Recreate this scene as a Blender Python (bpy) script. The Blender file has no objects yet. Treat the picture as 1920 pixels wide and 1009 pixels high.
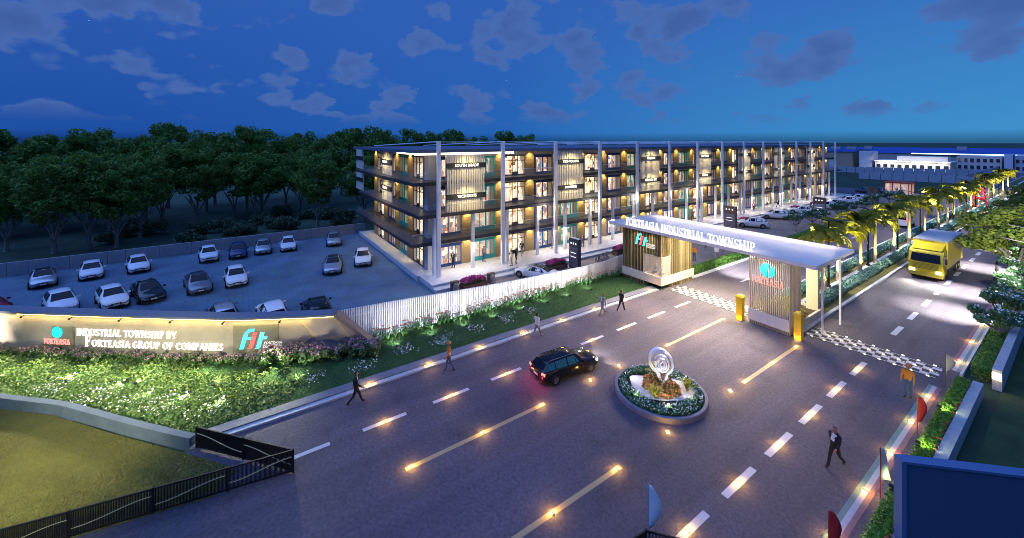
import bpy, bmesh, math, random
import numpy as np
from mathutils import Vector, Matrix
R = math.radians
random.seed(7); rng = np.random.default_rng(7)
sc = bpy.context.scene
col = sc.collection

# ------------------------------------------------------------ camera
cam = bpy.data.cameras.new('camera'); camo = bpy.data.objects.new('camera', cam); col.objects.link(camo)
cam.sensor_width = 36; cam.lens = 745 / 1920 * 36; cam.shift_y = -0.125
cam.clip_start = 0.1; cam.clip_end = 9000
camo.location = (0, 0, 14); camo.rotation_euler = (R(90), 0, R(55.84))
sc.camera = camo

# ------------------------------------------------------------ world: dusk sky with cumulus
world = bpy.data.worlds.new('World'); sc.world = world; world.use_nodes = True
nt = world.node_tree; nt.nodes.clear()
def nd(t, **k):
    n = nt.nodes.new(t)
    for a, b in k.items(): setattr(n, a, b)
    return n
def lk(a, b): nt.links.new(a, b)
def wmath(op, a, b=None, clamp=False):
    n = nd('ShaderNodeMath', operation=op, use_clamp=clamp)
    for i, v in enumerate((a, b)):
        if v is None: continue
        if isinstance(v, (int, float)): n.inputs[i].default_value = v
        else: lk(v, n.inputs[i])
    return n.outputs[0]
SUN_AZ = R(20)            # afterglow beyond the far end of the road
sky = nd('ShaderNodeTexSky', sky_type='NISHITA'); sky.sun_disc = False
sky.sun_elevation = R(2.0); sky.sun_rotation = SUN_AZ; sky.air_density = 1.3; sky.dust_density = 0.4; sky.ozone_density = 6
tc = nd('ShaderNodeTexCoord'); sep = nd('ShaderNodeSeparateXYZ'); lk(tc.outputs['Generated'], sep.inputs[0])
# dusk blue body of the sky (brighter and greener toward the afterglow, deeper overhead)
dirg = nd('ShaderNodeVectorMath', operation='DOT_PRODUCT'); lk(tc.outputs['Generated'], dirg.inputs[0])
dirg.inputs[1].default_value = (math.sin(SUN_AZ), math.cos(SUN_AZ), 0)
ramp = nd('ShaderNodeValToRGB'); lk(wmath('MULTIPLY_ADD', dirg.outputs['Value'], 0.5), ramp.inputs[0])
ramp.inputs[0].links[0].from_node.inputs[2].default_value = 0.5
e = ramp.color_ramp.elements
e[0].position = 0.25; e[0].color = (0.012, 0.075, 0.36, 1); e[1].position = 1.0; e[1].color = (0.055, 0.30, 0.62, 1)
m_ = ramp.color_ramp.elements.new(0.62); m_.color = (0.018, 0.125, 0.46, 1)
up = nd('ShaderNodeMix', data_type='RGBA', clamp_factor=True); lk(wmath('MULTIPLY', sep.outputs[2], 2.6, True), up.inputs[0])
lk(ramp.outputs[0], up.inputs[6]); up.inputs[7].default_value = (0.032, 0.115, 0.45, 1)
nmix = nd('ShaderNodeMix', data_type='RGBA', blend_type='ADD'); nmix.inputs[0].default_value = 1
tint = nd('ShaderNodeMix', data_type='RGBA', blend_type='MULTIPLY'); tint.inputs[0].default_value = 1
lk(sky.outputs[0], tint.inputs[6]); tint.inputs[7].default_value = (0.0015, 0.006, 0.018, 1)
lk(up.outputs[2], nmix.inputs[6]); lk(tint.outputs[2], nmix.inputs[7])
# dark sea-haze line right on the horizon
hz = nd('ShaderNodeMapRange'); lk(sep.outputs[2], hz.inputs[0]); hz.inputs[1].default_value = 0.0; hz.inputs[2].default_value = 0.02
hz.inputs[3].default_value = 0.45; hz.inputs[4].default_value = 1.0
hm = nd('ShaderNodeMix', data_type='RGBA', blend_type='MULTIPLY'); hm.inputs[0].default_value = 1
lk(nmix.outputs[2], hm.inputs[6]); lk(hz.outputs[0], hm.inputs[7])
# clouds: azimuth / elevation space, puffs smaller toward the horizon
az = wmath('ARCTAN2', sep.outputs[0], sep.outputs[1])
el = wmath('ARCSINE', sep.outputs[2])
cv = nd('ShaderNodeCombineXYZ')
lk(wmath('MULTIPLY', az, 6.0), cv.inputs[0])
lk(wmath('MULTIPLY', wmath('POWER', wmath('MAXIMUM', el, 0.0), 0.8), 8.6), cv.inputs[1]); cv.inputs[2].default_value = 5.1
warp = nd('ShaderNodeTexNoise'); lk(cv.outputs[0], warp.inputs['Vector']); warp.inputs['Scale'].default_value = 4.5; warp.inputs['Detail'].default_value = 6; warp.inputs['Roughness'].default_value = 0.6
wv = nd('ShaderNodeVectorMath', operation='MULTIPLY_ADD'); lk(warp.outputs['Color'], wv.inputs[0]); wv.inputs[1].default_value = (0.30, 0.30, 0); lk(cv.outputs[0], wv.inputs[2])
n1 = nd('ShaderNodeTexNoise'); lk(wv.outputs[0], n1.inputs['Vector']); n1.inputs['Scale'].default_value = 1.15; n1.inputs['Detail'].default_value = 2
n2 = nd('ShaderNodeTexVoronoi', feature='SMOOTH_F1'); lk(wv.outputs[0], n2.inputs['Vector']); n2.inputs['Scale'].default_value = 1.75; n2.inputs['Smoothness'].default_value = 0.35
n3 = nd('ShaderNodeTexVoronoi', feature='SMOOTH_F1'); lk(wv.outputs[0], n3.inputs['Vector']); n3.inputs['Scale'].default_value = 5.5; n3.inputs['Smoothness'].default_value = 0.3
dens = wmath('SUBTRACT', wmath('SUBTRACT', wmath('MULTIPLY', n1.outputs[0], 1.35), wmath('MULTIPLY', n2.outputs['Distance'], 0.42)), wmath('MULTIPLY', n3.outputs['Distance'], 0.16))
mr = nd('ShaderNodeMapRange', interpolation_type='SMOOTHSTEP'); lk(dens, mr.inputs[0]); mr.inputs[1].default_value = 0.385; mr.inputs[2].default_value = 0.50
fade = nd('ShaderNodeMapRange', interpolation_type='SMOOTHSTEP'); lk(el, fade.inputs[0]); fade.inputs[1].default_value = 0.03; fade.inputs[2].default_value = 0.07
cm = wmath('MULTIPLY', wmath('MULTIPLY', mr.outputs[0], fade.outputs[0]), 0.82)
shade = nd('ShaderNodeMapRange'); lk(dens, shade.inputs[0]); shade.inputs[1].default_value = 0.45; shade.inputs[2].default_value = 0.72
cc = nd('ShaderNodeMix', data_type='RGBA'); lk(shade.outputs[0], cc.inputs[0]); cc.inputs[6].default_value = (0.078, 0.16, 0.44, 1); cc.inputs[7].default_value = (0.056, 0.115, 0.35, 1)
fin = nd('ShaderNodeMix', data_type='RGBA', clamp_factor=True); lk(cm, fin.inputs[0]); lk(hm.outputs[2], fin.inputs[6]); lk(cc.outputs[2], fin.inputs[7])
# a few stars
st = nd('ShaderNodeTexVoronoi'); lk(tc.outputs['Generated'], st.inputs['Vector']); st.inputs['Scale'].default_value = 26
star = wmath('LESS_THAN', st.outputs['Distance'], 0.022)
stf = wmath('MULTIPLY', wmath('MULTIPLY', star, wmath('SUBTRACT', 1.0, cm)), 0.5)
fin2 = nd('ShaderNodeMix', data_type='RGBA', blend_type='ADD', clamp_factor=True); lk(stf, fin2.inputs[0]); lk(fin.outputs[2], fin2.inputs[6]); fin2.inputs[7].default_value = (0.6, 0.75, 1, 1)
bg = nd('ShaderNodeBackground'); lk(fin2.outputs[2], bg.inputs[0]); bg.inputs[1].default_value = 1.0
world.cycles.sampling_method = 'MANUAL'; world.cycles.sample_map_resolution = 256
wo = nd('ShaderNodeOutputWorld'); lk(bg.outputs[0], wo.inputs[0])

# ------------------------------------------------------------ the one sun: dusk skylight, blue and very soft
sun = bpy.data.lights.new('sun', 'SUN'); suno = bpy.data.objects.new('sun', sun); col.objects.link(suno)
sun.energy = 2.2; sun.angle = R(70); sun.color = (0.23, 0.40, 1.0)
suno.rotation_euler = (R(28), R(-14), 0)
sc.view_settings.view_transform = 'Standard'; sc.view_settings.look = 'None'
sc.view_settings.exposure = 0; sc.view_settings.gamma = 1; sc.view_settings.use_curve_mapping = False
sc.render.engine = 'CYCLES'
sc.cycles.use_denoising = True; sc.cycles.denoiser = 'OPENIMAGEDENOISE'
sc.cycles.max_bounces = 5; sc.cycles.diffuse_bounces = 2; sc.cycles.glossy_bounces = 3; sc.cycles.transmission_bounces = 4; sc.cycles.transparent_max_bounces = 6
sc.cycles.sample_clamp_indirect = 4; sc.cycles.caustics_reflective = False; sc.cycles.caustics_refractive = False
sc.cycles.use_light_tree = True; sc.cycles.filter_width = 0.9
sc.cycles.use_adaptive_sampling = True; sc.cycles.adaptive_threshold = 0.02

# ------------------------------------------------------------ helpers
MATS = {}
def mat(name, c=(.5, .5, .5), rough=.6, metal=0., var=.0, scale=4., bump=0., bscale=40., emit=None, es=0., trans=0., alpha=1., island=None, ior=1.45):
    """procedural principled material; var = tonal mottling, island = per-leaf colour spread"""
    if name in MATS: return MATS[name]
    m = bpy.data.materials.new(name); m.use_nodes = True; MATS[name] = m
    t = m.node_tree; b = t.nodes['Principled BSDF']
    b.inputs['Base Color'].default_value = (*c, 1); b.inputs['Roughness'].default_value = rough
    b.inputs['Metallic'].default_value = metal; b.inputs['IOR'].default_value = ior
    if alpha < 1: b.inputs['Alpha'].default_value = alpha
    tcn = t.nodes.new('ShaderNodeTexCoord')
    if var:
        nz = t.nodes.new('ShaderNodeTexNoise'); nz.inputs['Scale'].default_value = scale; nz.inputs['Detail'].default_value = 6; nz.inputs['Roughness'].default_value = .65
        t.links.new(tcn.outputs['Object'], nz.inputs['Vector'])
        rp = t.nodes.new('ShaderNodeValToRGB'); t.links.new(nz.outputs[0], rp.inputs[0])
        rp.color_ramp.elements[0].position = .3; rp.color_ramp.elements[1].position = .7
        rp.color_ramp.elements[0].color = (*[x * (1 - var) for x in c], 1); rp.color_ramp.elements[1].color = (*[min(1, x * (1 + var)) for x in c], 1)
        t.links.new(rp.outputs[0], b.inputs['Base Color'])
    if island:
        g = t.nodes.new('ShaderNodeNewGeometry'); rp = t.nodes.new('ShaderNodeValToRGB')
        t.links.new(g.outputs['Random Per Island'], rp.inputs[0])
        el_ = rp.color_ramp.elements; n = len(island)
        while len(el_) < n: el_.new(.5)
        for i, cc_ in enumerate(island): el_[i].position = i / (n - 1); el_[i].color = (*cc_, 1)
        t.links.new(rp.outputs[0], b.inputs['Base Color'])
        if trans:
            tr = t.nodes.new('ShaderNodeBsdfTranslucent'); mx = t.nodes.new('ShaderNodeMixShader'); mx.inputs[0].default_value = trans
            t.links.new(rp.outputs[0], tr.inputs[0]); t.links.new(b.outputs[0], mx.inputs[1]); t.links.new(tr.outputs[0], mx.inputs[2])
            t.links.new(mx.outputs[0], t.nodes['Material Output'].inputs[0])
    elif trans: b.inputs['Transmission Weight'].default_value = trans
    if bump:
        nb = t.nodes.new('ShaderNodeTexNoise'); nb.inputs['Scale'].default_value = bscale; nb.inputs['Detail'].default_value = 5
        t.links.new(tcn.outputs['Object'], nb.inputs['Vector'])
        bp = t.nodes.new('ShaderNodeBump'); bp.inputs['Strength'].default_value = bump; bp.inputs['Distance'].default_value = .03
        t.links.new(nb.outputs[0], bp.inputs['Height']); t.links.new(bp.outputs[0], b.inputs['Normal'])
    if emit: b.inputs['Emission Color'].default_value = (*emit, 1); b.inputs['Emission Strength'].default_value = es
    return m

def paver(name, c1, c2, mortar, bw, bh, ms=.02, rough=.8, rot=0., offset=.5, blotch=.25):
    m = bpy.data.materials.new(name); m.use_nodes = True; MATS[name] = m
    t = m.node_tree; b = t.nodes['Principled BSDF']; b.inputs['Roughness'].default_value = rough
    tcn = t.nodes.new('ShaderNodeTexCoord'); mp = t.nodes.new('ShaderNodeMapping'); mp.inputs['Rotation'].default_value[2] = rot
    t.links.new(tcn.outputs['Object'], mp.inputs[0])
    br = t.nodes.new('ShaderNodeTexBrick'); br.offset = offset; t.links.new(mp.outputs[0], br.inputs['Vector'])
    br.inputs['Color1'].default_value = (*c1, 1); br.inputs['Color2'].default_value = (*c2, 1); br.inputs['Mortar'].default_value = (*mortar, 1)
    br.inputs['Scale'].default_value = 1; br.inputs['Brick Width'].default_value = bw; br.inputs['Row Height'].default_value = bh; br.inputs['Mortar Size'].default_value = ms
    nz = t.nodes.new('ShaderNodeTexNoise'); nz.inputs['Scale'].default_value = .35; nz.inputs['Detail'].default_value = 7; t.links.new(tcn.outputs['Object'], nz.inputs['Vector'])
    mr_ = t.nodes.new('ShaderNodeMapRange'); t.links.new(nz.outputs[0], mr_.inputs[0]); mr_.inputs[1].default_value = .3; mr_.inputs[2].default_value = .7; mr_.inputs[3].default_value = 1 - blotch; mr_.inputs[4].default_value = 1 + blotch
    mx = t.nodes.new('ShaderNodeMix'); mx.data_type = 'RGBA'; mx.blend_type = 'MULTIPLY'; mx.inputs[0].default_value = 1
    t.links.new(br.outputs['Color'], mx.inputs[6]); t.links.new(mr_.outputs[0], mx.inputs[7]); t.links.new(mx.outputs[2], b.inputs['Base Color'])
    bp = t.nodes.new('ShaderNodeBump'); bp.inputs['Strength'].default_value = .35; bp.inputs['Distance'].default_value = .01; bp.invert = True
    t.links.new(br.outputs['Fac'], bp.inputs['Height']); t.links.new(bp.outputs[0], b.inputs['Normal'])
    return m

class MB:
    def __init__(s): s.v = []; s.f = []; s.smooth = False; s.mi = []
    def add(s, vs, fs, mi=0):
        o = len(s.v); s.v += [tuple(x) for x in vs]; s.f += [tuple(i + o for i in f) for f in fs]; s.mi += [mi] * len(fs); return s
    def box(s, x0, x1, y0, y1, z0, z1, mi=0):
        return s.add([(x0, y0, z0), (x1, y0, z0), (x1, y1, z0), (x0, y1, z0), (x0, y0, z1), (x1, y0, z1), (x1, y1, z1), (x0, y1, z1)],
                     [(0, 3, 2, 1), (4, 5, 6, 7), (0, 1, 5, 4), (1, 2, 6, 5), (2, 3, 7, 6), (3, 0, 4, 7)], mi)
    def obox(s, c, sx, sy, sz, rz=0., rx=0., mi=0):
        M = Matrix.Translation(c) @ Matrix.Rotation(rz, 4, 'Z') @ Matrix.Rotation(rx, 4, 'X')
        vs = [M @ Vector((a * sx / 2, b * sy / 2, d * sz / 2)) for d in (-1, 1) for a, b in ((-1, -1), (1, -1), (1, 1), (-1, 1))]
        return s.add(vs, [(0, 3, 2, 1), (4, 5, 6, 7), (0, 1, 5, 4), (1, 2, 6, 5), (2, 3, 7, 6), (3, 0, 4, 7)], mi)
    def prism(s, poly, z0, z1, mi=0, M=None):
        n = len(poly)
        vs = [(x, y, z0) for x, y in poly] + [(x, y, z1) for x, y in poly]
        if M is not None: vs = [M @ Vector(v) for v in vs]
        return s.add(vs, [tuple(range(n - 1, -1, -1)), tuple(range(n, 2 * n))] + [(i, (i + 1) % n, n + (i + 1) % n, n + i) for i in range(n)], mi)
    def tube(s, pts, rad, n=8, cap=True, mi=0):
        pts = [Vector(p) for p in pts]; rr = rad if isinstance(rad, (list, tuple)) else [rad] * len(pts)
        o = len(s.v); vs = []; fs = []
        for i, p in enumerate(pts):
            d = (pts[min(i + 1, len(pts) - 1)] - pts[max(i - 1, 0)]).normalized()
            a = Vector((1, 0, 0)) if abs(d.x) < .8 else Vector((0, 1, 0))
            u = d.cross(a).normalized(); w = d.cross(u)
            vs += [p + (u * math.cos(2 * math.pi * k / n) + w * math.sin(2 * math.pi * k / n)) * rr[i] for k in range(n)]
        for i in range(len(pts) - 1):
            fs += [(i * n + k, i * n + (k + 1) % n, (i + 1) * n + (k + 1) % n, (i + 1) * n + k) for k in range(n)]
        if cap: fs += [tuple(range(n)), tuple(range((len(pts) - 1) * n + n - 1, (len(pts) - 1) * n - 1, -1))]
        return s.add(vs, fs, mi)
    def lathe(s, prof, n=20, c=(0, 0, 0), mi=0, axis='Z'):
        vs = []; m = len(prof)
        for k in range(n):
            a = 2 * math.pi * k / n
            for r, z in prof:
                p = (r * math.cos(a), r * math.sin(a), z) if axis == 'Z' else (z, r * math.cos(a), r * math.sin(a))
                vs.append((p[0] + c[0], p[1] + c[1], p[2] + c[2]))
        fs = [(k * m + i, ((k + 1) % n) * m + i, ((k + 1) % n) * m + i + 1, k * m + i + 1) for k in range(n) for i in range(m - 1)]
        return s.add(vs, fs, mi)
    def ball(s, c, r, nu=10, nv=6, mi=0):
        rx, ry, rz = r if isinstance(r, tuple) else (r, r, r); vs = [(c[0], c[1], c[2] - rz)]; fs = []
        for j in range(1, nv):
            t = -math.pi / 2 + math.pi * j / nv
            vs += [(c[0] + rx * math.cos(t) * math.cos(2 * math.pi * k / nu), c[1] + ry * math.cos(t) * math.sin(2 * math.pi * k / nu), c[2] + rz * math.sin(t)) for k in range(nu)]
        vs.append((c[0], c[1], c[2] + rz)); T = len(vs) - 1
        fs += [(0, 1 + (k + 1) % nu, 1 + k) for k in range(nu)]
        for j in range(nv - 2):
            a = 1 + j * nu; fs += [(a + k, a + (k + 1) % nu, a + nu + (k + 1) % nu, a + nu + k) for k in range(nu)]
        a = 1 + (nv - 2) * nu; fs += [(a + k, a + (k + 1) % nu, T) for k in range(nu)]
        return s.add(vs, fs, mi)
    def mesh(s, name, mats, smooth=False):
        me = bpy.data.meshes.new(name); me.from_pydata(s.v, [], s.f)
        for m in (mats if isinstance(mats, (list, tuple)) else [mats]): me.materials.append(m)
        if any(s.mi): me.polygons.foreach_set('material_index', s.mi)
        if smooth or s.smooth: me.polygons.foreach_set('use_smooth', [True] * len(s.f))
        me.update(); return me
    def build(s, name, mats, parent=None, loc=(0, 0, 0), smooth=False, kind=None):
        return ob(name, s.mesh(name, mats, smooth), parent, loc, kind=kind)

def ob(name, data, parent=None, loc=(0, 0, 0), rz=0., kind=None):
    o = bpy.data.objects.new(name, data); col.objects.link(o); o.location = loc
    if rz: o.rotation_euler[2] = rz
    if parent: o.parent = parent
    if kind: o['kind'] = kind
    return o
def tag(o, label, cat, group=None):
    o['label'] = label; o['category'] = cat
    if group: o['group'] = group
    return o
def thing(name, label, cat, loc=(0, 0, 0), rz=0., group=None):
    o = bpy.data.objects.new(name, None); col.objects.link(o); o.location = loc; o.rotation_euler[2] = rz
    o.empty_display_size = .2
    return tag(o, label, cat, group)
def children(o): return [c for c in bpy.data.objects if c.parent == o]
def dup(root, loc, rz=0., label=None, group=None, scale=None, kids=None):
    kids = KIDS.get(root.name) or [(c, [g for g in children(c)]) for c in children(root)]
    KIDS[root.name] = kids
    r = root.copy(); col.objects.link(r); r.location = loc; r.rotation_euler[2] = rz
    if scale: r.scale = (scale,) * 3 if not isinstance(scale, tuple) else scale
    if label: r['label'] = label
    if group: r['group'] = group
    for c, gs in kids:
        d = c.copy(); col.objects.link(d); d.parent = r
        for g in gs: h = g.copy(); col.objects.link(h); h.parent = d
    return r
KIDS = {}
def lamp(name, kind, loc, power, color, parent=None, size=.1, spot=None, blend=.6, target=None, sizey=None):
    l = bpy.data.lights.new(name, kind); l.energy = power; l.color = color
    if kind == 'AREA':
        l.size = size
        if sizey: l.shape = 'RECTANGLE'; l.size_y = sizey
    else: l.shadow_soft_size = size
    if kind == 'SPOT': l.spot_size = R(spot); l.spot_blend = blend
    o = bpy.data.objects.new(name, l); col.objects.link(o); o.location = loc
    if parent: o.parent = parent
    if target is not None:
        d = Vector(target) - Vector(loc); o.rotation_euler = d.to_track_quat('-Z', 'Y').to_euler()
    return o
def struct(name, mb, m, kind='structure', parent=None):
    o = mb.build(name, m, parent)
    if not parent: o['kind'] = kind
    return o
ORDW = 'first second third fourth fifth sixth seventh eighth ninth tenth eleventh twelfth thirteenth fourteenth fifteenth sixteenth seventeenth eighteenth nineteenth twentieth'.split()
def nth(i): return ORDW[i] if i < 20 else '%d%s' % (i + 1, {1: 'st', 2: 'nd', 3: 'rd'}.get((i + 1) % 10, 'th'))
WARM = (1., .72, .38); AMBER = (1., .62, .16); COOL = (.92, .95, 1.); NEUT = (1., .9, .74)

def leafmesh(name, C, size, m, N=None, asp=.5, jitter=.35, up=0., seed=1):
    """one diamond-shaped leaf (2 triangles) at each centre C; N = preferred normals"""
    g = np.random.default_rng(seed); n = len(C); C = np.asarray(C, float)
    nn = g.normal(size=(n, 3))
    if N is not None: nn = nn * .6 + np.asarray(N)
    nn[:, 2] += up
    nn /= np.linalg.norm(nn, axis=1, keepdims=True) + 1e-9
    a = g.normal(size=(n, 3)); u = np.cross(nn, a); u /= np.linalg.norm(u, axis=1, keepdims=True) + 1e-9
    v = np.cross(nn, u); L = (size * (1 + jitter * g.uniform(-1, 1, n)))[:, None]
    V = np.stack([C - u * L, C + v * L * asp, C + u * L, C - v * L * asp], 1).reshape(-1, 3)
    me = bpy.data.meshes.new(name); me.vertices.add(4 * n); me.vertices.foreach_set('co', V.ravel().astype(np.float32))
    me.loops.add(4 * n); me.loops.foreach_set('vertex_index', np.arange(4 * n, dtype=np.int32))
    me.polygons.add(n); me.polygons.foreach_set('loop_start', np.arange(0, 4 * n, 4, dtype=np.int32))
    me.materials.append(m); me.update(calc_edges=True); me.validate(); return me
def clump_points(centres, radii, per, g, shell=.55, flat=1.):
    P = []; Nn = []
    for c, r in zip(centres, radii):
        d = g.normal(size=(per, 3)); d /= np.linalg.norm(d, axis=1, keepdims=True)
        q = r * (shell + (1 - shell) * g.uniform(0, 1, (per, 1)) ** .5)
        p = d * q; p[:, 2] *= flat; P.append(np.asarray(c) + p); Nn.append(d)
    return np.concatenate(P), np.concatenate(Nn)

# serif capitals (strokes on a unit-high grid: thick uprights, thin hairlines, slab serifs)
T_, t_ = .16, .075
def glyph(ch):
    q = []  # list of polygons
    def v(x, y0=0., y1=1., w=T_, sf=(1, 1)):
        q.append([(x, y0), (x + w, y0), (x + w, y1), (x, y1)])
        if sf[0]: q.append([(x - .07, y0), (x + w + .07, y0), (x + w + .07, y0 + .05), (x - .07, y0 + .05)])
        if sf[1]: q.append([(x - .07, y1 - .05), (x + w + .07, y1 - .05), (x + w + .07, y1), (x - .07, y1)])
    def h(x0, x1, y, w=t_): q.append([(x0, y), (x1, y), (x1, y + w), (x0, y + w)])
    def d(x0, y0, x1, y1, w): q.append([(x0 - w / 2, y0), (x0 + w / 2, y0), (x1 + w / 2, y1), (x1 - w / 2, y1)])
    def arc(cx, cy, rx, ry, a0, a1, T=T_, t=t_, n=14):
        for i in range(n):
            a, b = R(a0 + (a1 - a0) * i / n), R(a0 + (a1 - a0) * (i + 1) / n)
            q.append([(cx + rx * math.cos(a), cy + ry * math.sin(a)), (cx + rx * math.cos(b), cy + ry * math.sin(b)),
                      (cx + (rx - T) * math.cos(b), cy + (ry - t) * math.sin(b)), (cx + (rx - T) * math.cos(a), cy + (ry - t) * math.sin(a))])
    A = .7
    if ch == 'A': d(.08, 0, .38, 1, .08); d(.72, 0, .42, 1, .17); h(.2, .6, .3); h(-.03, .2, 0, .05); h(.58, .86, 0, .05); A = .84
    elif ch == 'B': v(.08); arc(.3, .75, .32, .25, -90, 90); arc(.3, .27, .38, .27, -90, 90); h(.1, .3, .925); h(.1, .3, 0); h(.1, .3, .49); A = .76
    elif ch == 'C': arc(.44, .5, .42, .5, 48, 312); v(.7, .7, .92, .05, (0, 0)); A = .82
    elif ch == 'D': v(.08); arc(.32, .5, .5, .5, -90, 90); h(.1, .34, .925); h(.1, .34, 0); A = .9
    elif ch == 'E': v(.08); h(.1, .58, .925); h(.1, .48, .47); h(.1, .62, 0); v(.53, .78, 1, .05, (0, 0)); v(.58, 0, .24, .05, (0, 0)); v(.44, .4, .62, .05, (0, 0)); A = .7
    elif ch == 'F': v(.08); h(.1, .58, .925); h(.1, .46, .47); v(.54, .76, 1, .05, (0, 0)); v(.42, .4, .62, .05, (0, 0)); A = .64
    elif ch == 'G': arc(.44, .5, .42, .5, 48, 318); v(.66, .05, .42, .14, (0, 1)); A = .9
    elif ch == 'H': v(.08); v(.64); h(.1, .7, .47); A = .92
    elif ch == 'I': v(.1); A = .42
    elif ch == 'L': v(.08); h(.1, .6, 0); v(.56, 0, .26, .05, (0, 0)); A = .68
    elif ch == 'M': v(.06, w=.08); d(.16, 1, .5, .05, .16); d(.86, 1, .52, .05, .08); v(.82); A = 1.06
    elif ch == 'N': v(.08, w=.08); d(.16, 1, .7, .02, .17); v(.68, w=.08); A = .9
    elif ch == 'O': arc(.46, .5, .44, .5, 0, 360, n=24); A = .96
    elif ch == 'P': v(.08); arc(.3, .72, .34, .28, -90, 90); h(.1, .3, .925); h(.1, .3, .44); A = .7
    elif ch == 'R': v(.08); arc(.3, .74, .33, .26, -90, 90); h(.1, .3, .925); h(.1, .3, .48); d(.36, .5, .72, 0, .16); h(.62, .88, 0, .05); A = .82
    elif ch == 'S': arc(.32, .74, .27, .26, 30, 270, .13); arc(.32, .26, .29, .27, -150, 90, .13); v(.52, .76, .95, .05, (0, 0)); v(.04, .05, .25, .05, (0, 0)); A = .66
    elif ch == 'T': v(.28, sf=(1, 0)); h(.0, .72, .925); v(0, .76, 1, .05, (0, 0)); v(.67, .76, 1, .05, (0, 0)); A = .74
    elif ch == 'U': v(.06, .3, 1, sf=(0, 1)); v(.66, .3, 1, .08, (0, 1)); arc(.4, .32, .34, .32, 180, 360, .14); A = .84
    elif ch == 'W': d(.1, 1, .34, 0, .16); d(.34, 0, .56, 1, .08); d(.56, 1, .8, 0, .16); d(.8, 0, 1.04, 1, .08); h(0, .24, .95, .05); h(.92, 1.14, .95, .05); A = 1.16
    elif ch == 'Y': v(.3, 0, .46, sf=(1, 0)); d(.36, .42, .08, 1, .16); d(.4, .42, .7, 1, .08); h(-.02, .22, .95, .05); h(.6, .82, .95, .05); A = .8
    return q, A
def serif(s, height, depth, track=.06, caps=None):
    """list of (polys, x offset) scaled; returns MB-ready polygons in x/y plane and total width"""
    x = 0; out = []
    for i, ch in enumerate(s):
        k = height * (caps.get(i, 1) if caps else 1)
        if ch == ' ': x += .38 * height; continue
        q, A = glyph(ch)
        out += [(i, [(x + px * k, py * k) for px, py in p]) for p in q]
        x += (A + track) * k
    return out, x
def sans(text, size, depth=.01, off=.0, key=None):
    c = bpy.data.curves.new('lettering', 'FONT'); c.body = text; c.size = size; c.extrude = depth; c.offset = off; c.align_x = 'CENTER'; c.align_y = 'CENTER'; c.resolution_u = 2
    o = bpy.data.objects.new('lettering', c); col.objects.link(o); bpy.context.view_layer.update()
    me = bpy.data.meshes.new_from_object(o.evaluated_get(bpy.context.evaluated_depsgraph_get()))
    bpy.data.objects.remove(o); bpy.data.curves.remove(c); me.name = 'lettering'; return me
FIT = {'f': [[(0, 0), (.2, 0), (.2, .46), (0, .46)], [(0, .46), (.4, .46), (.4, .59), (0, .59)], [(0, .59), (.2, .59), (.2, .76), (.02, .8)], [(.02, .8), (.2, .76), (.27, .84), (.12, .95)], [(.12, .95), (.27, .84), (.46, .86), (.46, 1), (.24, 1)]],
       'i': [[(.43, .04), (.36, 0), (.56, 0), (.63, .07)], [(.43, .04), (.63, .07), (.63, .62), (.43, .62)], [(.43, .68), (.63, .68), (.63, .82), (.43, .82)]],
       't': [[(.72, 0), (.92, 0), (.98, .08), (.78, .08)], [(.78, .08), (.98, .08), (.98, .8), (.78, .8)], [(.98, .46), (1.18, .46), (1.18, .59), (.98, .59)]]}
def logo_fit(parent, M, hgt, thick=.05, em=2.2):
    """blue-red-blue slanted emblem; M maps (x right, y up, z out)"""
    blue = mat('emblem_blue', (.05, .45, .6), .4, emit=(.1, .75, 1.), es=em * .42); red = mat('emblem_red', (.6, .08, .08), .4, emit=(1., .16, .14), es=em * .36)
    for k, polys in FIT.items():
        b = MB()
        for p in polys: b.prism([((x + .27 * y) * hgt, y * hgt) for x, y in p], 0, thick, M=M)
        b.build('emblem_letter', red if k == 'i' else blue, parent)
    w = mat('letter_white', (.8, .8, .8), .5, emit=(1, .93, .8), es=.8)
    for i, s in enumerate(('FORTEASIA', 'INDUSTRIAL', 'TOWNSHIP')):
        me = sans(s, hgt * .17, .004); me.transform(M @ Matrix.Translation((hgt * 1.62 - i * .03 * hgt, hgt * (.27 - .14 * i), thick))); me.materials.clear(); me.materials.append(w)
        ob('emblem_caption', me, parent)
def logo_disc(parent, M, r, thick=.05, lw=2.15):
    """teal disc split by a slanted f, FORTEASIA lettered in red below"""
    teal = mat('emblem_teal', (.02, .5, .5), .4, emit=(.0, .95, 1.), es=1.1)
    def seg(a0, a1, cut):
        return [(r * math.cos(R(a)), r * math.sin(R(a))) for a in np.linspace(a0, a1, 20)] + [(x * r, y * r) for x, y in cut]
    b = MB()
    b.prism(seg(72, 262, [(-.12, -.5), (.0, .1), (.12, .6)]), 0, thick, M=M)
    b.prism(seg(-82, 52, [(.42, .55), (.3, .3), (.5, .2), (.27, .16), (.16, -.3)]), 0, thick, M=M)
    b.build('emblem_disc', teal, parent)
    q, w = serif('FORTEASIA', r * 1.0, 0, .14); b = MB(); kx = lw / w
    for _, p in q: b.prism([((x - w / 2) * kx, y - r * 2.2) for x, y in p], 0, thick, M=M)
    b.build('emblem_lettering', mat('emblem_pink', (.6, .1, .1), .4, emit=(1., .42, .36), es=1.1), parent)
def frame_M(o, right, up=(0, 0, 1)):
    r = Vector(right).normalized(); u = Vector(up).normalized(); n = r.cross(u)
    return Matrix(((r.x, u.x, n.x, o[0]), (r.y, u.y, n.y, o[1]), (r.z, u.z, n.z, o[2]), (0, 0, 0, 1)))
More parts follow.
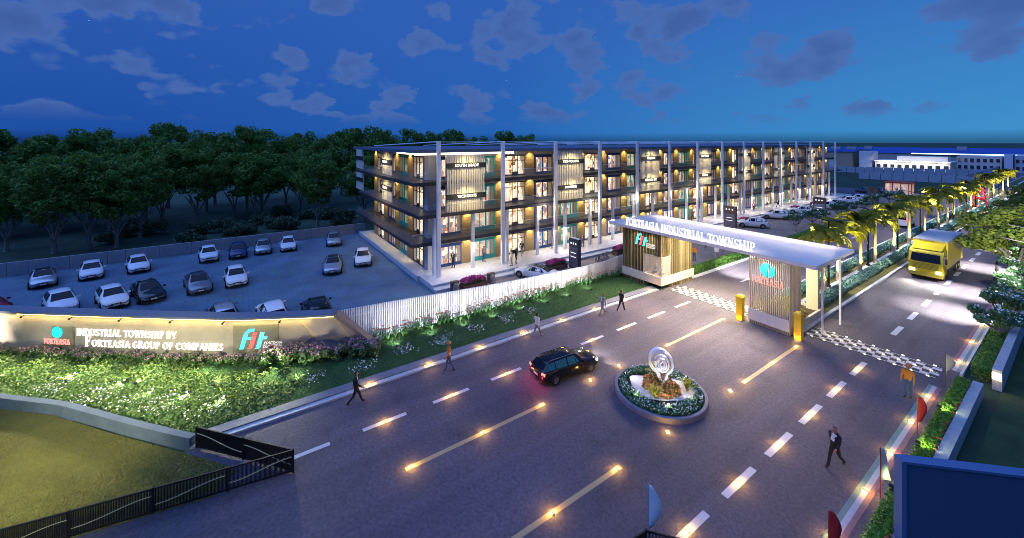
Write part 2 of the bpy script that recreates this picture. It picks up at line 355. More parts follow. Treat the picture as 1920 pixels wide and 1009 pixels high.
# ============================================================ ground, roads, paving
asphalt = mat('asphalt', (.092, .080, .104), .8, var=.38, scale=7, bump=.7, bscale=30)
def add_wear(m, base):
    t = m.node_tree; b = t.nodes['Principled BSDF']; src = b.inputs['Base Color'].links[0].from_socket
    tcn = t.nodes.new('ShaderNodeTexCoord'); prev = src
    for sc3, det, lo, hi, a, c in (((.09, .09, .09), 5, .35, .65, .84, 1.14), ((1.1, .035, 1), 4, .38, .62, .88, 1.1), ((.5, .5, .5), 8, .60, .72, 1., .72)):
        mp = t.nodes.new('ShaderNodeMapping'); mp.inputs['Scale'].default_value = sc3; t.links.new(tcn.outputs['Object'], mp.inputs[0])
        nz = t.nodes.new('ShaderNodeTexNoise'); nz.inputs['Scale'].default_value = 1; nz.inputs['Detail'].default_value = det; t.links.new(mp.outputs[0], nz.inputs['Vector'])
        mr2 = t.nodes.new('ShaderNodeMapRange'); t.links.new(nz.outputs[0], mr2.inputs[0])
        for k_, v_ in zip((1, 2, 3, 4), (lo, hi, a, c)): mr2.inputs[k_].default_value = v_
        mx = t.nodes.new('ShaderNodeMix'); mx.data_type = 'RGBA'; mx.blend_type = 'MULTIPLY'; mx.inputs[0].default_value = 1; t.links.new(prev, mx.inputs[6]); t.links.new(mr2.outputs[0], mx.inputs[7]); prev = mx.outputs[2]
    t.links.new(prev, b.inputs['Base Color'])
add_wear(asphalt, None)
conc = mat('concrete', (.36, .36, .37), .8, var=.15, scale=2, bump=.15)
conc_pale = mat('pale_concrete', (.52, .53, .55), .75, var=.12, scale=2, bump=.1)
white_p = mat('road_white', (.5, .5, .54), .6, var=.1, scale=12)
yel_p = mat('road_yellow', (.40, .31, .16), .6, var=.12, scale=12)
grass_dark = mat('field_grass', (.022, .05, .026), .95, var=.4, scale=.15, bump=.5, bscale=6)
b = MB(); b.box(-2500, 2500, -600, 4000, -1.06, -.06); struct('ground', b, grass_dark)
b = MB(); b.box(-23.1, -4.62, -60, 520, -.3, 0); road = struct('road', b, asphalt)
pav = paver('parking_pavers', (.085, .145, .205), (.095, .16, .225), (.068, .115, .165), .42, .42, .014, offset=0.)
b = MB(); b.box(-63.4, -28.9, -70, 14.6, -.3, -.01); struct('parking_pavement', b, pav)
pav2 = paver('forecourt_pavers', (.22, .185, .17), (.27, .225, .205), (.13, .11, .1), .5, .25, .012)
b = MB(); b.box(-34.1, -24.9, 14.62, 150, -.3, -.012); struct('forecourt_pavement', b, pav2)
b = MB(); b.box(-62, -24.9, 128.2, 150, -.3, -.02); struct('end_pavement', b, asphalt)
# lawn between sign wall, fence and kerb
lawnm = mat('lawn_grass', (.045, .105, .028), .95, var=.35, scale=1.2, bump=.8, bscale=30)
SW = [(-41.43, -13.48), (-37.73, -8.87), (-34.25, -4.44), (-31.02, -.13), (-28.62, 4.21), (-27.23, 7.43)]
LW = [(-40.6, -18.4), (-36.4, -14.2), (-32.6, -10.6), (-29.84, -7.6), (-25.96, -4.33), (-23.93, -2.54), (-23.2, -1.86)]
def ext(p, q, d): L = math.dist(p, q); return (p[0] + (p[0] - q[0]) / L * d, p[1] + (p[1] - q[1]) / L * d)
lawn_poly = [(-24.05, -2.65), (-24.05, 32.2), (-27.5, 32.35), (-28.0, 36), (-28.9, 36), (-28.75, 28.4), (-28.55, 17), (-28.7, 7.6)] + SW[::-1] + [(-47, -20)] + LW[:-1]
b = MB(); b.prism(lawn_poly, -.2, .07); struct('lawn', b, lawnm)
olive = mat('meadow_grass', (.135, .118, .024), .95, var=.3, scale=.6, bump=1., bscale=24)
meadow_poly = [(-60, -26), (-40.6, -18.75), (-36.4, -14.55), (-32.6, -10.95), (-29.84, -7.95), (-25.9, -4.7), (-23.6, -2.7), (-20.65, -.2), (-19.55, -.95), (-20.5, -6), (-22, -14), (-30, -26)]
b = MB(); b.prism(meadow_poly, -.2, .03); struct('meadow', b, olive)
b = MB(); b.box(-3.0, 60, -20, 420, -.3, .012); struct('verge', b, mat('verge_grass', (.035, .06, .018), .95, var=.35, scale=.8, bump=.9, bscale=26))
# forest floor
b = MB(); b.box(-230, -63.9, -110, 260, -.4, .02); struct('forest_floor', b, mat('forest_floor_grass', (.035, .07, .045), .95, var=.35, scale=.3, bump=.6, bscale=8))

def part(name, parent, m, *boxes, kind=None):
    b = MB()
    for x in boxes: b.box(*x)
    return b.build(name, m, parent, kind=kind)
# painted lines
def mark(name, x0, x1, y0, y1, m, z=.004): return part(name, road, m, (x0, x1, y0, y1, .0005, z))
LD = [1.2 + 3.62 * i for i in range(9)]
for y in LD: mark('lane_dash', -20.07, -19.84, y, y + 2.15, white_p)
for y in (41, 45.5, 50, 54.5, 59, 63.5, 68, 72.5, 77): mark('lane_dash', -20.0, -19.8, y, y + 2.1, white_p)
RD = [12.1 + 3.62 * i for i in range(6)]
for y in RD: mark('lane_dash', -8.4, -8.12, y, y + 2.35, white_p)
for i in range(26): mark('lane_dash', -8.46, -8.14, 38.9 + 4.45 * i, 41.1 + 4.45 * i, white_p)
YL = [(-16.55, 5.75, 13.35), (-16.55, 23.9, 31.5), (-11.52, 5.85, 13.45), (-11.52, 23.95, 31.5)]
for x, y0, y1 in YL: mark('lane_line', x - .11, x + .11, y0, y1, yel_p)
sg, sw_, sp = mat('strip_green', (.13, .22, .21), .7, var=.15), mat('strip_white', (.4, .4, .45), .7, var=.12), mat('strip_pink', (.23, .115, .14), .7, var=.15)
for k, m in enumerate((sg, sw_, sp)): mark('edge_stripe', -5.47 + .175 * k, -5.295 + .175 * k, 8, 32.7, m, .006)
for k, m in enumerate((sp, sw_, sg)): mark('edge_stripe', -5.2 + .19 * k, -5.01 + .19 * k, 35.9, 120, m, .006)
for i in range(7): mark('stop_line', -11.6 + i * .98, -11.0 + i * .98, 118.6, 119.3, white_p)

# kerbs
kl = part('kerb', None, mat('gutter', (.38, .42, .48), .7, var=.1), (-23.42, -23.1, -2.0, 32.3, -.2, .10)); kl['kind'] = 'structure'
kl2 = part('kerb', None, mat('kerb_grey', (.16, .17, .2), .75, var=.15), (-24.05, -23.421, -2.0, 32.3, -.2, .16)); kl2['kind'] = 'structure'
k2 = part('kerb', None, conc_pale, (-23.42, -23.1, 37.8, 400, -.2, .13)); k2['kind'] = 'structure'
k3 = part('kerb', None, conc_pale, (-4.62, -4.5, 8, 33.6, -.2, .16)); k3['kind'] = 'structure'
k3b = part('kerb', None, conc_pale, (-4.62, -4.5, 35.4, 300, -.2, .12)); k3b['kind'] = 'structure'
# median strip
b = MB(); b.box(-16.3, -12.28, 38.6, 420, -.2, .11); struct('median', b, mat('median_grass', (.10, .095, .03), .95, var=.35, scale=1, bump=.8, bscale=24))
k4 = part('kerb', None, conc_pale, (-12.28, -12.05, 33.6, 420, -.2, .15)); k4['kind'] = 'structure'
k5 = part('kerb', None, conc_pale, (-16.5, -16.3, 38.6, 420, -.2, .15)); k5['kind'] = 'structure'
mp = part('median_path', None, conc_pale, (-14.55, -14.1, 38.8, 400, -.1, .125)); mp['kind'] = 'structure'

# ------------------------------------------------------------ road studs and kerb lights (lit)
stud_b = MB(); stud_b.prism([(-.07, -.06), (.07, -.06), (.09, .0), (.07, .06), (-.07, .06), (-.09, 0)], .0, .035)
stud_l = MB(); stud_l.box(-.062, .062, -.085, .085, .004, .026)
stud_bm = stud_b.mesh('housing', mat('stud_housing', (.3, .3, .32), .4, .6)); stud_lm = stud_l.mesh('lens', mat('stud_lens', (.8, .6, .3), .3, emit=(1, .75, .35), es=6))
stud_light = None
def stud(x, y, z, label, group, rz=0., pw=1.0, s=1.15):
    global stud_light
    t = thing('road_stud', label, 'road stud', (x, y, z), rz, group); t.scale = (s, s, s)
    ob('housing', stud_bm, t); ob('lens', stud_lm, t)
    if stud_light is None:
        stud_light = bpy.data.lights.new('stud_glow', 'POINT'); stud_light.energy = 28.0; stud_light.color = (1, .52, .08); stud_light.shadow_soft_size = .05
    l = ob('glow', stud_light, t, (0, 0, .2))
    return t
for i, y in enumerate(LD[1:]): stud(-19.95, y + 1.05, .005, nth(i) + ' amber stud from the railing, on the white dashes beside the lawn', 'studs on the lawn-side lane dashes')
for i, y in enumerate(RD): stud(-8.26, y + 1.1, .005, nth(i) + ' amber stud from the bottom, on the white dashes beside the pennants', 'studs on the flag-side lane dashes')
for (x, y0, y1), w in zip(YL, ('long yellow line in front of the black car', 'yellow line running up to the lattice gatehouse', 'long yellow line at the bottom edge', 'yellow line running up to the slatted screen')):
    n = 3
    for i in range(n): stud(x, y0 + .25 + (y1 - y0 - .5) * i / (n - 1), .005, ('nearest', 'middle', 'farthest')[i] + ' amber stud glowing on the ' + w, 'studs on the ' + w)
for i, (x, y) in enumerate(((-16.67, 16.85), (-11.59, 16.91), (-16.74, 19.4), (-11.55, 22.6))):
    stud(x, y, .001, ('amber stud on bare asphalt beside the black car', 'amber stud on bare asphalt in front of the island', 'amber stud on bare asphalt behind the island rim', 'amber stud on bare asphalt at the far side of the island')[i], 'studs around the island', .9)
for i in range(8): stud(-23.3, 5.97 + 3.63 * i, .101, nth(i) + ' amber lamp from the railing, set in the kerb along the lawn', 'kerb lamps along the lawn', R(90))
for i in range(6): stud(-5.21, 13.6 + 3.5 * i, .007, nth(i) + ' amber lamp from the bottom, on the tricolour edge strip', 'lamps along the tricolour strip', 0, 1, 1.4)
for i in range(3): stud(-4.92, 37.6 + 4.5 * i, .007, nth(i) + ' amber lamp on the far tricolour strip beyond the rumble bars', 'lamps along the far tricolour strip', 0, 1, 1.3)
# rumble bars: white lines, staggered white blocks, rows of small white studs
rl = mat('rumble_lens', (.9, .85, .7), .4, emit=(1, .9, .7), es=1.8)
def rumble(name, label, x0, x1, y0, nb):
    t = thing(name, label, 'rumble strip', ((x0 + x1) / 2, y0, 0)); w = (x1 - x0)
    base = MB(); base.box(-w / 2, w / 2, -.08, 1.98, .0005, .012); base.build('mat', mat('rumble_base', (.05, .048, .05), .8, var=.2), t)
    for yy in (.1, .95, 1.8): part('line', t, white_p, (-w / 2, w / 2, yy - .025, yy + .025, .0125, .02))
    bm_ = MB(); bm_.box(-.2, .2, -.13, .13, 0, .03); me = bm_.mesh('block', white_p)
    lm = MB(); lm.box(-.07, .07, -.035, .035, 0, .035); lme = lm.mesh('lens', rl)
    for r in range(4):
        for i in range(nb):
            ob('block', me, t, (-w / 2 + (i + .28 + .5 * (r % 2)) * w / nb, .31 + .33 * r + (.17 if r > 1 else 0), .0125))
    for yy in (0, .95, 1.9):
        for i in range(nb): ob('lens', lme, t, (-w / 2 + (i + .55) * w / nb, yy, .0205))
    lamp('lens_glow', 'AREA', (0, .95, .5), 16, WARM, t, size=w * .9, sizey=1.2)
    return t
rumble('rumble_strip', 'white block rumble bars across the open lane beside the flags', -11.9, -5.35, 33.75, 9)
rumble('rumble_strip', 'white block rumble bars under the gate canopy', -22.6, -15.6, 33.3, 10)

# ------------------------------------------------------------ curved sign wall
def path_len(P): return [0] + list(np.cumsum([math.dist(a, c) for a, c in zip(P, P[1:])]))
SWL = path_len(SW)
def sw_pt(s):
    s0 = s
    i = max(0, min(len(SW) - 2, sum(1 for x in SWL[1:-1] if x <= s)))
    a, c = SW[i], SW[i + 1]; L = math.dist(a, c); t = (s - SWL[i]) / L
    return (a[0] + (c[0] - a[0]) * t, a[1] + (c[1] - a[1]) * t), ((c[0] - a[0]) / L, (c[1] - a[1]) / L)
def sw_n(s):
    u0 = sw_pt(s - .8)[1]; u1 = sw_pt(s + .8)[1]; u = ((u0[0] + u1[0]) / 2, (u0[1] + u1[1]) / 2); L = math.hypot(*u)
    return (u[1] / L, -u[0] / L)
def sw3(s, z, out):
    p, _ = sw_pt(s); n = sw_n(s); return (p[0] + n[0] * out, p[1] + n[1] * out, z)
swall = thing('sign_wall', 'long curved beige sign wall with lit lettering between the lawn and the car park', 'sign wall', (0, 0, 0))
plaster = mat('sign_plaster', (.36, .31, .25), .75, var=.12, scale=1.5, bump=.1)
cap_m = mat('cap_stone', (.16, .17, .22), .7, var=.15)
S = list(np.linspace(-6, 22.8, 40)); b = MB()
top = 2.5
for a, c in zip(S, S[1:]):
    b.add([sw3(a, -.1, 0), sw3(c, -.1, 0), sw3(c, top, 0), sw3(a, top, 0)], [(0, 1, 2, 3)])
    b.add([sw3(a, -.1, -.4), sw3(c, -.1, -.4), sw3(c, top, -.4), sw3(a, top, -.4)], [(3, 2, 1, 0)])
b.add([sw3(22.8, -.1, 0), sw3(25.5, -.1, 0), sw3(22.8, top, 0), sw3(22.8, -.1, -.4), sw3(25.5, -.1, -.4), sw3(22.8, top, -.4)], [(0, 1, 2), (5, 4, 3), (2, 1, 4, 5)])
b.build('wall', plaster, swall)
b = MB()
for a, c in zip(S, S[1:]):
    q = [sw3(a, 0, .16), sw3(c, 0, .16), sw3(c, 0, -.75), sw3(a, 0, -.75)]
    b.add([(x, y, top + .002) for x, y, z in q] + [(x, y, top + .13) for x, y, z in q], [(0, 3, 2, 1), (4, 5, 6, 7), (0, 1, 5, 4), (2, 3, 7, 6)])
b.build('coping', cap_m, swall)
b = MB()
vs = [sw3(22.75, top + .13, .16), sw3(22.75, top + .13, -.55), sw3(22.95, top + .13, .16), sw3(22.95, top + .13, -.55), sw3(25.75, .02, .16), sw3(25.75, .02, -.55), sw3(25.5, .02, .16), sw3(25.5, .02, -.55), sw3(22.75, top - .02, .16), sw3(22.75, top - .02, -.55)]
b.add(vs, [(0, 2, 3, 1), (2, 4, 5, 3), (0, 8, 6, 4, 2), (1, 3, 5, 7, 9), (8, 9, 7, 6)])
b.build('raking_coping', mat('cap_brown', (.26, .19, .15), .7, var=.2), swall)
b = MB()
for a, c in zip(S, S[1:]):
    if a < 1 : continue
    q = [sw3(a, 0, .13), sw3(c, 0, .13), sw3(c, 0, .07), sw3(a, 0, .07)]
    b.add([(x, y, top - .03) for x, y, z in q], [(0, 1, 2, 3)]); b.add([(x, y, top - .004) for x, y, z in q], [(3, 2, 1, 0)])
b.build('light_strip', mat('strip_led', (.9, .8, .5), .5, emit=(1, .78, .3), es=6.5), swall)
for k in range(4):
    sa = 2.5 + 5.4 * k; pa = sw3(sa, 0, .2); ua = sw_pt(sa)[1]; l_ = lamp('strip_glow', 'AREA', (pa[0], pa[1], 2.38), 45, (1, .76, .26), swall, 5.2, sizey=.08)
    l_.rotation_euler = (0, R(0), math.atan2(ua[1], ua[0]))
def sw_panel(name, s0, s1, z0, z1, out, m):
    b = MB()
    for a, c in zip(np.linspace(s0, s1, 6), np.linspace(s0, s1, 6)[1:]):
        b.add([sw3(a, z0, .003), sw3(c, z0, .003), sw3(c, z1, .003), sw3(a, z1, .003), sw3(a, z0, out), sw3(c, z0, out), sw3(c, z1, out), sw3(a, z1, out)], [(4, 5, 6, 7), (0, 1, 5, 4), (7, 6, 2, 3)])
    b.add([sw3(s0, z0, .003), sw3(s0, z0, out), sw3(s0, z1, out), sw3(s0, z1, .003)], [(0, 1, 2, 3)]); b.add([sw3(s1, z0, .003), sw3(s1, z0, out), sw3(s1, z1, out), sw3(s1, z1, .003)], [(3, 2, 1, 0)])
    return b.build(name, m, swall)
pan_m = mat('panel_olive', (.20, .19, .13), .6, var=.12)
sw_panel('logo_panel', 3.9, 5.5, .35, 1.72, .05, pan_m)
sw_panel('logo_panel', 16.5, 19.3, .38, 2.12, .05, pan_m)
lt = mat('letter_lit', (.85, .85, .82), .5, emit=(1, .94, .84), es=1.25)
def sw_text(txt, s0, s1, z0, h, caps=None, depth=.06):
    q, w = serif(txt, h, depth, .06, caps); k = (s1 - s0) / w; letters = {}
    for i, p in q: letters.setdefault(i, []).append(p)
    for i, ps in letters.items():
        b = MB()
        for p in ps:
            n = len(p); vs = [sw3(s0 + x * k, z0 + y, .035) for x, y in p] + [sw3(s0 + x * k, z0 + y, .035 + depth) for x, y in p]
            b.add(vs, [tuple(range(n - 1, -1, -1)), tuple(range(n, 2 * n))] + [(j, (j + 1) % n, n + (j + 1) % n, n + j) for j in range(n)])
        b.build('letter', lt, swall)
sw_text('INDUSTRIAL TOWNSHIP BY', 5.75, 12.75, 1.2, .44)
sw_text('FORTEASIA GROUP OF COMPANIES', 6.35, 15.9, .50, .44, caps={0: 1.6})
p_, u_ = sw_pt(4.4); n_ = sw_n(4.4)
logo_disc(swall, frame_M(sw3(4.35, 1.35, .06), (u_[0], u_[1], 0)), .36, .05, 1.9)
p_, u_ = sw_pt(17.3)
logo_fit(swall, frame_M(sw3(16.95, .62, .055), (u_[0], u_[1], 0)), 1.28)
# relief mural on the end of the wall: hill silhouettes
def sw_relief(poly, out, m):
    b = MB(); n = len(poly)
    vs = [sw3(s, z, .002) for s, z in poly] + [sw3(s, z, out) for s, z in poly]
    b.add(vs, [tuple(range(n, 2 * n))] + [(j, (j + 1) % n, n + (j + 1) % n, n + j) for j in range(n)]); b.build('relief', m, swall)
sw_relief([(20.3, .2), (24.9, .2), (24.7, .45), (24.2, .95), (23.9, .9), (23.5, 1.05), (23.0, .8), (22.4, 1.0), (21.8, .95), (21.4, 1.2), (21.2, 1.05)], .02, mat('relief_grey', (.2, .19, .2), .7, var=.2))
sw_relief([(21.4, 1.2), (22.4, 1.01), (23.0, .81), (23.5, 1.06), (23.85, .92), (23.6, 1.3), (22.9, 2.3), (20.6, 2.3), (20.9, 1.9), (21.2, 1.6)], .012, mat('relief_sand', (.46, .36, .2), .7, var=.1))
# floodlights on the lawn in front of the wall
fl_m = mat('fixture_black', (.03, .03, .035), .4, .5)
def flood(loc, target, power, label, group, color=NEUT, spot=95, size=.12):
    t = thing('flood_light', label, 'flood light', loc, 0, group)
    b = MB(); d = (Vector(target) - Vector(loc)); rz = math.atan2(d.y, d.x) - R(90)
    b.tube([(0, 0, 0), (0, 0, .16)], .025, 8); b.obox((0, 0, .02), .16, .16, .04)
    b.build('bracket', fl_m, t)
    h = MB(); h.obox((0, 0, .22), .22, .12, .16, rz, R(20)); h.build('housing', fl_m, t)
    g = MB(); M = Matrix.Translation((0, 0, .22)) @ Matrix.Rotation(rz, 4, 'Z') @ Matrix.Rotation(R(20), 4, 'X')
    g.add([M @ Vector(v) for v in ((-.09, .063, -.06), (.09, .063, -.06), (.09, .063, .06), (-.09, .063, .06))], [(3, 2, 1, 0)])
    g.build('lens', mat('flood_lens', (.9, .9, .8), .3, emit=NEUT, es=.5), t)
    t.scale = (.7,) * 3
    u = d.normalized() * .14
    lamp('beam', 'SPOT', (u.x, u.y, .24 + u.z), power, color, t, size, spot, .9, target=(u.x + d.x, u.y + d.y, .24 + u.z + d.z))
    return t
for i, s in enumerate((-1.5, 4.5, 9, 13.2, 17.5, 21.5)):
    p = sw3(s, .07, 3.2); q = sw3(s, .7, 0)
    flood(p, q, 4000 if i == 0 else 320, nth(i) + ' small flood light from the left aimed at the sign wall' if i else 'small black flood light at the far end of the sign wall by the frame edge', 'flood lights washing the sign wall', NEUT, 100)
for i, (x, y) in enumerate(((-30.6, -6.4), (-28.6, -4.9), (-27.2, -3.3), (-25.6, -1.6), (-33.2, -9.0))):
    flood((x - .9, y + .8, .07), (x + .6, y - .2, .1), 420, ('second', 'third', 'fourth', 'fifth', 'first')[i] + ' small flood light from the left among the white-flowered ground cover', 'flood lights in the ground cover', (1, .95, .72), 130)
for i, y in enumerate((8.6, 11.2, 13.8, 16.4, 19, 21.6, 24.2, 26.8)):
    flood((-26.4, y, .07), (-28.6, y + .3, 1.0), 330, nth(i) + ' small flood light from the sign wall, aimed at the white slat fence', 'flood lights along the slat fence', (.95, .97, 1), 120)
# added downlights under the coping, put in only to brighten the planted bank
for i, s_ in enumerate((-1.5, 2, 5.5, 9, 12.5, 16, 19.5)):
    p = sw3(s_, 2.36, .3); q = sw3(s_, .1, 4.2)
    b = MB(); b.tube([sw3(s_, 2.42, .1), p], .03, 6); b.ball(p, .07, 8, 5); b.build('added_bank_lamp', fl_m, swall)
    lamp('added_bank_beam', 'SPOT', sw3(s_, 2.3, .42), 2600, (1, .96, .58), swall, .08, 100, .9, target=q)
# curved retaining wall
rw = thing('retaining_wall', 'low curved concrete retaining wall between the lit planting and the olive meadow', 'wall', (0, 0, 0))
LWL = path_len(LW)
def lw_pt(s):
    i = max(0, min(len(LW) - 2, sum(1 for x in LWL[1:-1] if x <= s))); a, c = LW[i], LW[i + 1]; t = (s - LWL[i]) / math.dist(a, c)
    return (a[0] + (c[0] - a[0]) * t, a[1] + (c[1] - a[1]) * t)
ns = 8
for k in range(ns):
    b = MB(); s0, s1 = LWL[-1] * k / ns + .006, LWL[-1] * (k + 1) / ns - .006; pts = [lw_pt(x) for x in np.linspace(s0, s1, 5)]
    def nrm(i):
        a, c = pts[max(i - 1, 0)], pts[min(i + 1, 4)]; L = math.dist(a, c); return ((c[1] - a[1]) / L, -(c[0] - a[0]) / L)
    ring = [[(p[0] + nrm(i)[0] * o, p[1] + nrm(i)[1] * o) for i, p in enumerate(pts)] for o in (.16, -.16)]
    poly = ring[0] + ring[1][::-1]; b.prism(poly, -.1, .52)
    b.build('panel', mat('retaining_concrete', (.085, .11, .16), .8, var=.18, scale=1.5, bump=.15), rw)
# ------------------------------------------------------------ white slat fence
FP = [(-28.85, 4.9), (-28.7, 7.5), (-28.5, 12), (-28.42, 17), (-28.5, 22), (-28.62, 28.4), (-28.45, 32), (-28.1, 34.2), (-27.75, 36)]
FPL = path_len(FP)
def fp_pt(s):
    i = max(0, min(len(FP) - 2, sum(1 for x in FPL[1:-1] if x <= s))); a, c = FP[i], FP[i + 1]; L = math.dist(a, c); t = (s - FPL[i]) / L
    return (a[0] + (c[0] - a[0]) * t, a[1] + (c[1] - a[1]) * t), math.atan2(c[1] - a[1], c[0] - a[0])
fence = thing('slat_fence', 'curving white fence of thin upright slats behind the orange flowers', 'fence', (0, 0, 0))
fw_m = mat('slat_white', (.8, .8, .8), .5, var=.06)
b = MB(); b.box(-.046, .046, -.07, .07, 0, 1); slat_me = b.mesh('slat', fw_m)
nsl = 200
for k in range(nsl):
    s = FPL[-1] * (k + .5) / nsl; (x, y), a = fp_pt(s)
    hgt = float(np.interp(y, [5, 9, 14, 20, 28, 31, 34, 36], [2.5, 2.4, 2.15, 1.85, 1.55, 1.6, 2.05, 2.25]))
    o = ob('slat', slat_me, fence, (x, y, 0.02), a); o.scale[2] = hgt
b = MB()
for zf in (.12, .8):
    b.tube([(*[p - .0 for p in fp_pt(s)[0]], .05 + zf * float(np.interp(fp_pt(s)[0][1], [7, 14, 28, 31, 36], [2.4, 2.1, 1.5, 1.55, 2.2]))) for s in np.linspace(.05, FPL[-1] - .05, 40)], .025, 6)
b.build('rail', fw_m, fence)
# ------------------------------------------------------------ black wave-pattern railing
blk = mat('rail_black', (.018, .018, .022), .45, .4); gold = mat('rail_gold', (.5, .42, .22), .4, .6)
def railing(label, P, hgt=.95):
    t = thing('railing', label, 'railing', (*P[0], 0))
    for a, c in zip(P, P[1:]):
        L = math.dist(a, c); n = max(1, round(L / 2.6)); u = ((c[0] - a[0]) / L, (c[1] - a[1]) / L); an = math.atan2(u[1], u[0]); pl = L / n
        for k in range(n):
            ox, oy = a[0] - P[0][0] + u[0] * pl * k, a[1] - P[0][1] + u[1] * pl * k
            b = MB(); b.box(-.04, .04, -.04, .04, 0, hgt + .03); p = b.build('post', blk, t, (ox, oy, 0)); p.rotation_euler[2] = an
            b = MB(); b.box(.04, pl - .04, -.025, .025, hgt - .05, hgt); b.box(.04, pl - .04, -.025, .025, .05, .1); p = b.build('rail', blk, t, (ox, oy, 0)); p.rotation_euler[2] = an
            b = MB(); m = int(pl / .046)
            for j in range(m): x = .07 + (pl - .14) * j / (m - 1); b.box(x - .013, x + .013, -.014, .014, .1, hgt - .05)
            p = b.build('picket', blk, t, (ox, oy, 0), kind='stuff'); p.rotation_euler[2] = an
            b = MB(); pts = [(.06 + (pl - .12) * j / 16, -.03, .5 + .17 * math.cos(math.pi * j / 16)) for j in range(17)]; b.tube(pts, .014, 6); b2 = MB(); b2.tube([(x, .03, z) for x, y, z in pts], .014, 6)
            b.add(b2.v, b2.f); p = b.build('ribbon', gold, t, (ox, oy, 0)); p.rotation_euler[2] = an
    b = MB(); b.box(-.04, .04, -.04, .04, 0, hgt + .03); b.build('post', blk, t, (P[-1][0] - P[0][0], P[-1][1] - P[0][1], 0))
    return t
railing('black picket railing with a wavy gold ribbon at the corner of the olive meadow', [(-23.1, -1.72), (-19.1, 1.78), (-20.36, -5.05), (-22.2, -14)])
railing('corner of a black picket railing below the pale bluish pennant', [(-8.9, 7.6), (-8.47, 11.15), (-5.9, 13.4)], 1.0)
# ============================================================ shop building
B = thing('shopping_building', 'four storey glass fronted shop and office block with white columns and lit windows', 'building', (0, 0, 0))
tan = mat('tan_panel', (.28, .195, .10), .6, var=.12, scale=.8)
slab_m = mat('slab_dark', (.035, .034, .042), .6, var=.2)
colw = mat('column_white', (.8, .8, .82), .5, var=.05)
soff = mat('soffit', (.55, .5, .42), .8)
X0 = -39.5; XB = -60.2; Y0 = 16.1; Y1 = 125.6      # wall lines
LV = [.45, 3.75, 6.65, 9.85, 13.15]                # floor levels (roof last)
marble = paver('platform_tiles', (.62, .61, .63), (.68, .67, .69), (.42, .41, .45), 1.2, .6, .012, rough=.22, rot=R(45), blotch=.06)
b = MB(); b.box(-62.0, -35.0, 14.72, 128, -.1, .45); b.build('platform', marble, B)
b = MB(); b.box(-34.999, -34.15, 14.72, 128, -.1, .22); b.build('step', conc_pale, B)
b = MB(); b.box(-62.0, -38.2, 14.45, 14.72, -.1, .47); b.build('plinth', conc_pale, B)
b = MB(); b.box(XB, X0 - 2.4, Y0 + 2.4, Y1, .46, 12.9); b.build('core', mat('core_wall', (.35, .3, .25), .8), B)
# slabs: (front x, left y)
SL = {1: (-37.75, 13.75), 2: (-36.98, 14.15), 3: (-37.4, 13.75), 4: (-37.0, 13.5)}
for i, (sx, sy) in SL.items():
    z = LV[i]; th = .32
    b = MB(); b.box(-61.4, sx, sy, 127.6 - (2 if i in (1, 3) else 0), z - th, z)
    b.build('roof' if i == 4 else 'floor_slab', mat('roof_deck', (.10, .13, .2), .6, var=.15, scale=.3) if i == 4 else slab_m, B)
    if i < 4:
        b = MB(); b.box(-60, sx - .12, sy + .12, 125.5, z + .002, z + .02); b.build('balcony_floor', mat('deck', (.016, .016, .02), .4, var=.2), B)
    b = MB(); b.box(-61.5, sx - .2, sy + .2, 125.3, z - th - .03, z - th - .002); b.build('soffit', soff, B)
# glass balustrades
glass = mat('clear_glass', (.9, .95, .95), .05, alpha=.05, ior=1.45)
for i in (1, 2, 3):
    sx, sy = SL[i]; z = LV[i]
    for k in range(28):
        ya = sy + .1 + k * 4.0
        if ya + 3.94 > 125.3: break
        part('balustrade', B, glass, (sx - .09, sx - .07, ya, ya + 3.94, z + .02, z + .92))
    for k in range(5):
        xa = sx - .15 - k * 4.4
        part('balustrade', B, glass, (xa - 4.34, xa, sy + .07, sy + .09, z + .02, z + .92))
    part('handrail', B, colw, (sx - .095, sx - .065, sy + .1, 125.2, z + .922, z + .95))
# columns
def box_me(name, x0, x1, y0, y1, z0, z1, m): b = MB(); b.box(x0, x1, y0, y1, z0, z1); return b.mesh(name, m)
tall = box_me('tall_column', -.15, .15, -.19, .19, .451, 14.0, colw)
TC = [16.15 + 7.6 * k for k in range(15)]
for y in TC:
    ob('tall_column', tall, B, (-36.8, y, 0))
    b = MB(); b.tube([(-36.9, y, 13.92), (-60, y, 13.3)], .06, 6); b.build('roof_stay', colw, B)
b = MB(); b.tube([(-36.8, TC[0], 13.9), (-36.8, TC[-1], 13.9)], .03, 6); b.build('roof_cable', colw, B)
shortc = box_me('column', -.15, .15, -.16, .16, .451, 6.325, colw)
SC = [16.0 + 4.37 * k for k in range(25)]
for y in SC: ob('column', shortc, B, (-37.5, y, 0))
